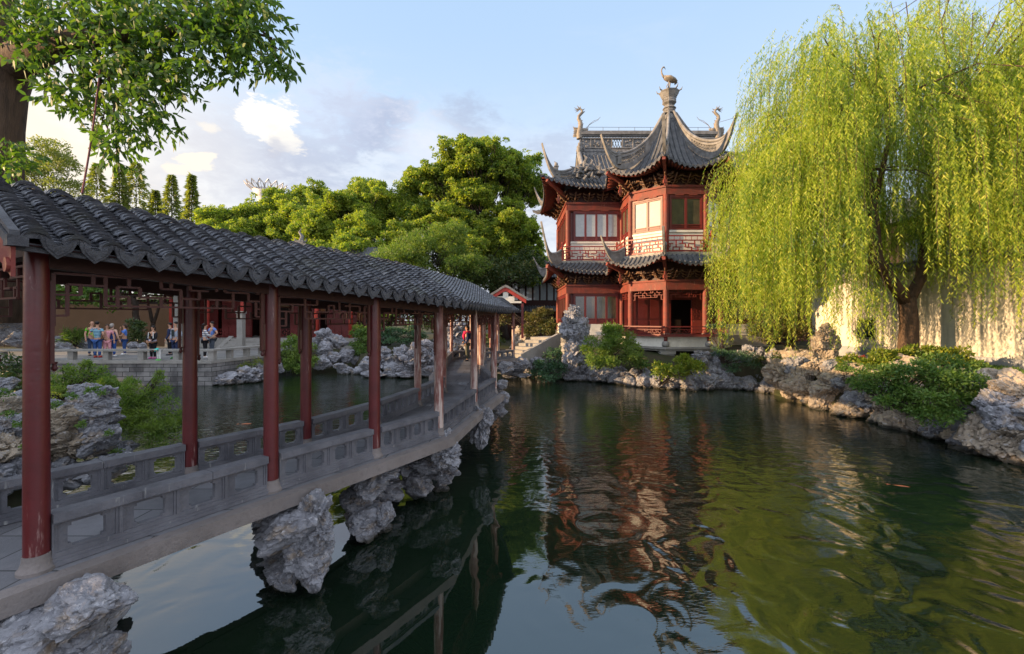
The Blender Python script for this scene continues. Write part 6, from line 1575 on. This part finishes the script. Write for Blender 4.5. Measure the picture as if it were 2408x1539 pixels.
    for k in ('l', 'r'):
        a, f_ = Vector(J['a' + k][0]), Vector(J['f' + k][0]); m.tube([W((a.x, a.y - .03, .02), 0), W((a.x, a.y + .01, .03), 0), W((f_.x, f_.y - .01, .024), 0), W((f_.x, f_.y + .022, .014), 0)], [.018 * h, .028 * h, .026 * h, .010 * h], 8)
    m.build('shoe', cm('shoe_%d_%d_%d' % tuple(int(c * 99) for c in shoes), shoes, .5), t, True)
    if hair:
        m = MB(); c = W((0, -.008, .955)); m.ball(c, .050 * h, .054 * h, .048 * h, 12, 8)
        if hairstyle == 'long': m.tube([W((0, -.02, .96)), W((0, -.048, .91)), W((0, -.052, .84)), W((0, -.05, .76))], [.045 * h, .046 * h, .04 * h, .015 * h], 9)
        if hairstyle == 'bob': m.tube([W((0, -.015, .96)), W((0, -.035, .92)), W((0, -.035, .875))], [.046 * h, .050 * h, .036 * h], 9)
        m.build('hair', hair, t, True)
    m = MB()
    for s_ in (-1, 1): m.ball(W((s_ * .018, .050, .938)), .004 * h, .004 * h, .004 * h, 6, 4)
    m.build('eye', cm('eye', (.02, .015, .01), .3), t)
    m = MB(); m.tube([W((-.014, .050, .905)), W((0, .054, .903)), W((.014, .050, .905))], .0028 * h, 5); m.build('mouth', cm('lips', (.35, .12, .10)), t)
    if extra: extra(t, W, h)
    return t
cm('hair_black', (.012, .010, .010), .5); cm('hair_grey', (.30, .27, .25), .7); cm('hair_brown', (.05, .03, .02), .6)
cm('jeans', (.035, .085, .25)); cm('jeans_dark', (.04, .06, .12)); cm('blackcloth', (.012, .012, .016)); cm('greytrouser', (.06, .075, .10)); cm('overall_blue', (.03, .09, .32)); cm('pinkcloth', (.65, .30, .34)); cm('whitecloth', (.70, .70, .70))
cm('green_shirt', (.16, .55, .04)); cm('striped_shirt', (.02, .05, .14), .8, ((.35, .65, .75), 92)); cm('bluetee', (.10, .22, .62)); cm('jacket_grey', (.30, .34, .42)); cm('tee_dark', (.03, .04, .04)); cm('bluepolo', (.12, .22, .55)); cm('white_striped', (.62, .62, .64), .8, ((.12, .14, .2), 60)); cm('cyan_top', (.04, .50, .45)); cm('red_scarf', (.65, .02, .10)); cm('olive', (.07, .07, .05)); cm('navy', (.02, .03, .08))
PI = math.pi
def bag(mt, side=1, z=.60, sz=.07, strap=True, y=-.07):
    def f(t, W, h):
        m = MB(); c = W((side * .13, y, z)); m.ball(c, sz * h * .75, sz * h * .5, sz * h, 10, 6)
        if strap: m.tube([c + Vector((0, 0, .05 * h)), W((side * .07, .07, .74)), W((-side * .06, .05, .83)), W((-side * .05, -.05, .82)), c], .007 * h, 5)
        m.build('shoulder_bag', mt, t, True)
    return f
person('bald man in bright green shirt facing the group', 216, 837, 1.78, -PI * .62, 'green_shirt', 'jeans_dark', None, 'short', {'el': (-.16, .02, .64), 'wl': (-.08, .10, .60)}, girth=1.15)
person('man seen from behind in navy and pale blue striped shirt and red shoes', 229, 841.5, 1.76, .12, 'striped_shirt', 'jeans', 'hair_black', 'short', {'er': (.17, -.03, .64), 'wr': (.15, .06, .53), 'el': (-.18, -.05, .65), 'wl': (-.12, .06, .54)}, girth=1.2, shoes=(.45, .05, .04))
person('woman in pale pink top and trousers between the two groups of friends', 252, 840, 1.62, -PI * .8, 'pinkcloth', 'pinkcloth', 'hair_brown', 'short', hairstyle='bob')
person('grey haired woman in blue dungarees with black shoulder bag', 264, 839, 1.66, .05, 'overall_blue', 'overall_blue', 'hair_grey', 'none', extra=bag('blackcloth', -1, .64), girth=1.15, skinm='skin_pale', hairstyle='bob', shoes=(.7, .7, .7))
person('woman in blue shirt with a hand at her chin and white shoes', 293, 835, 1.62, PI * .75, 'bluetee', 'jeans', 'hair_brown', 'short', {'er': (.14, .10, .66), 'wr': (.03, .10, .84), 'el': (-.13, .08, .62), 'wl': (.02, .12, .62)}, hairstyle='bob', shoes=(.75, .75, .75))
person('girl in black jacket with white stripes looking down by the rail', 360, 844, 1.56, PI * .96, 'blackcloth', 'blackcloth', 'hair_black', 'long', {'el': (-.15, .05, .63), 'wl': (-.07, .13, .55), 'er': (.15, .05, .63), 'wr': (.07, .13, .55)}, shoes=(.7, .15, .4), hairstyle='bob',
       extra=lambda t, W, h: [(lambda m: (m.tube([W((-.08, .075, .80)), W((-.085, .082, .62))], .010 * h, 5), m.tube([W((.08, .075, .80)), W((.085, .082, .62))], .010 * h, 5), m.build('jacket_stripe', 'whitecloth', t)))(MB()), (lambda m: (m.tube([W((-.11, .03, .56)), W((0, .10, .53)), W((.11, .03, .56)), W((0, -.09, .55)), W((-.11, .03, .56))], .035 * h, 7), m.build('tied_cardigan', cm('lilac', (.5, .45, .55)), t, True)))(MB())])
person('small child in cyan top bending over the stone rail', 374, 848, 1.02, PI * .9, 'cyan_top', 'whitecloth', 'hair_black', 'short', {'el': (-.14, .08, .70), 'wl': (-.1, .16, .66), 'er': (.14, .08, .70), 'wr': (.1, .16, .66)}, bend=1.75, shoes=(.10, .75, .10), hairstyle='bob')
person('man in open grey jacket over dark shirt with hands in pockets', 413, 844, 1.76, PI * .92, 'jacket_grey', 'navy', 'hair_black', 'long', {'el': (-.17, -.03, .64), 'wl': (-.12, .05, .52), 'er': (.17, -.03, .64), 'wr': (.12, .05, .52)}, shoes=(.05, .25, .05), girth=1.1,
       extra=lambda t, W, h: (lambda m: (m.prism([W((-.035, .0715, .60)), W((.035, .0715, .60)), W((.04, .0755, .78)), W((-.04, .0755, .78))], W((0, .012, .5)) - W((0, 0, .5))), m.build('shirt_front', 'tee_dark', t)))(MB()))
person('partly hidden person in dark clothes behind the man in grey jacket', 400, 836, 1.70, PI * .6, 'navy', 'blackcloth', 'hair_black', 'long')
person('long haired woman in white striped top with blue shoulder bag', 482, 842.5, 1.68, -PI * .35, 'white_striped', 'blackcloth', 'hair_black', 'long', {'er': (.13, .10, .64), 'wr': (.08, .20, .62)}, hairstyle='long', extra=bag('navy', -1, .52, .06), shoes=(.6, .6, .6))
person('man in blue polo shirt with a hand on his hip', 499, 837.5, 1.76, PI * .8, 'bluepolo', 'greytrouser', 'hair_black', 'short', {'el': (-.23, -.05, .66), 'wl': (-.12, .03, .56), 'er': (.16, .06, .64), 'wr': (.06, .12, .62)}, girth=1.1)
person('visitor with bright red scarf and dark backpack walking on the far bridge', 1102, 845, 1.58, PI * .55, 'navy', 'olive', 'hair_black', 'long', {'er': (.15, .04, .64), 'wr': (.12, .10, .54)}, hairstyle='bob', group=None, pos=(-2.0, 20.3, 0),
       extra=lambda t, W, h: [(lambda m: (m.tube([W((-.09, .03, .80)), W((0, .07, .81)), W((.09, .03, .80)), W((0, -.06, .82)), W((-.09, .03, .80))], .040 * h, 8), m.tube([W((.05, .07, .80)), W((.07, .09, .70)), W((.06, .08, .60))], [.04 * h, .045 * h, .02 * h], 7), m.build('scarf', 'red_scarf', t, True)))(MB()), (lambda m: (m.ball(W((0, -.11, .70)), .075 * h, .05 * h, .10 * h, 10, 7), m.build('backpack', 'navy', t, True)))(MB())])

# dark building and shrubs closing the view between pavilion and cream wall
gh = thing('gallery', 'dim tile roofed gallery standing behind the willow right of the pavilion', 'gallery', (17, 29, 0))
mb = MB(); mb.hexa((14.6, 28.5, 0), (10, 0, 0), (0, 5, 0), (0, 0, 4.6)); mb.build('wall', 'sash', gh)
mb = MB(); m2 = MB()
def S(a, b): return Vector((13.8 + 12 * a, 30.6 - 3.0 * b, 6.6 - 2.1 * b ** .8))
patch(S, lambda b: 1, 50, 6, mb, m2, None); mb.build('roof', 'pav_tile', gh, True); m2.build('tile_row', 'pav_tile', gh, True)
for x in (15.4, 17.6, 19.8, 22): mb = MB(); mb.lathe((x, 28.2, 0), [(.14, 0), (.13, 4.4)], 12); mb.build('column', 'redwood', gh, True)
tree('evergreen_tree', 'dark shaded evergreen behind the willow, right of the pavilion', (15.5, 26.5, 0), [E(1830, 700, 25, 60, 50), E(1890, 650, 25, 60, 60), E(1800, 620, 26, 40, 50)], .2, 'leaf_dark', per=320, L=.18, W=.1, clump=(.4, .8), density=.8)

bush('bank_shrub', 'low yellow green planting along the top of the right bank rocks', sp((1990, 868, 22, 14.6), (2030, 880, 24, 13.6), (1960, 872, 16, 15.6), (2070, 868, 22, 13.6), (2010, 900, 16, 12.9), (2300, 868, 20, 12.6), (2340, 905, 20, 11.2)), 'leaf_bush', 1300, .1, .04, flat=.5)
bush('leafy_shrub', 'dark leafy plants crowding the rocks left of the honey scholar stone', sp((1840, 850, 24, 18.2), (1870, 845, 22, 18), (1900, 850, 18, 17.8), (1815, 860, 18, 18.6), (1790, 850, 18, 19)), 'leaf_dark', 1100, .11, .05, flat=.7)

bush('garden_shrub', 'green shrub seen through the lattice windows of the cream wall', [(Vector((17.0, 22.5, 1.2)), 1.0), (Vector((16.9, 20.4, 1.4)), .8), (Vector((16.8, 17.5, 1.9)), .9), (Vector((17.0, 16.4, 1.9)), .7)], 'leaf_bush', 300, .2, .1)

shore('rockery', 'low grey rocks and soil edge between the steps and the creeping bush', [(-.2, 24.4), (.8, 23.9), (1.6, 23.4), (2.4, 23.0)], 34, .75, 0, 41, None, .8, (.28, .5))
shore('rockery', 'rocks along the inner shore behind the far bend of the bridge', [(-9.0, 25.4), (-7.4, 25.2), (-5.6, 25.2), (-4.0, 26.0), (-2.6, 26.6)], 40, .7, 0, 42, None, .9, (.3, .55))

bush('leafy_shrub', 'small green plants growing out of the brown rock mass beyond the bridge', sp((215, 918, 13, 7.7), (240, 925, 9, 7.7), (165, 935, 14, 7.6), (195, 1000, 10, 7.5), (255, 1020, 8, 7.7), (130, 955, 12, 7.5), (275, 1065, 12, 8.2), (300, 1090, 12, 8.2)), 'leaf_bush', 2200, .05, .022, flat=.7, stems=False)
bush('leafy_shrub', 'small green plants on the left edge boulders near the corridor', sp((20, 975, 12, 7.0), (45, 1000, 12, 7.0), (8, 930, 16, 7.2), (60, 1050, 10, 7.0)), 'leaf_bush', 2200, .05, .022, flat=.7, stems=False)

shore('rockery', 'small grey stones at the mouth of the dark grotto', [(9.6, 19.6), (10.2, 19.4), (10.6, 18.7), (10.6, 18.0)], 22, .35, 0, 47, None, .4, (.18, .34))
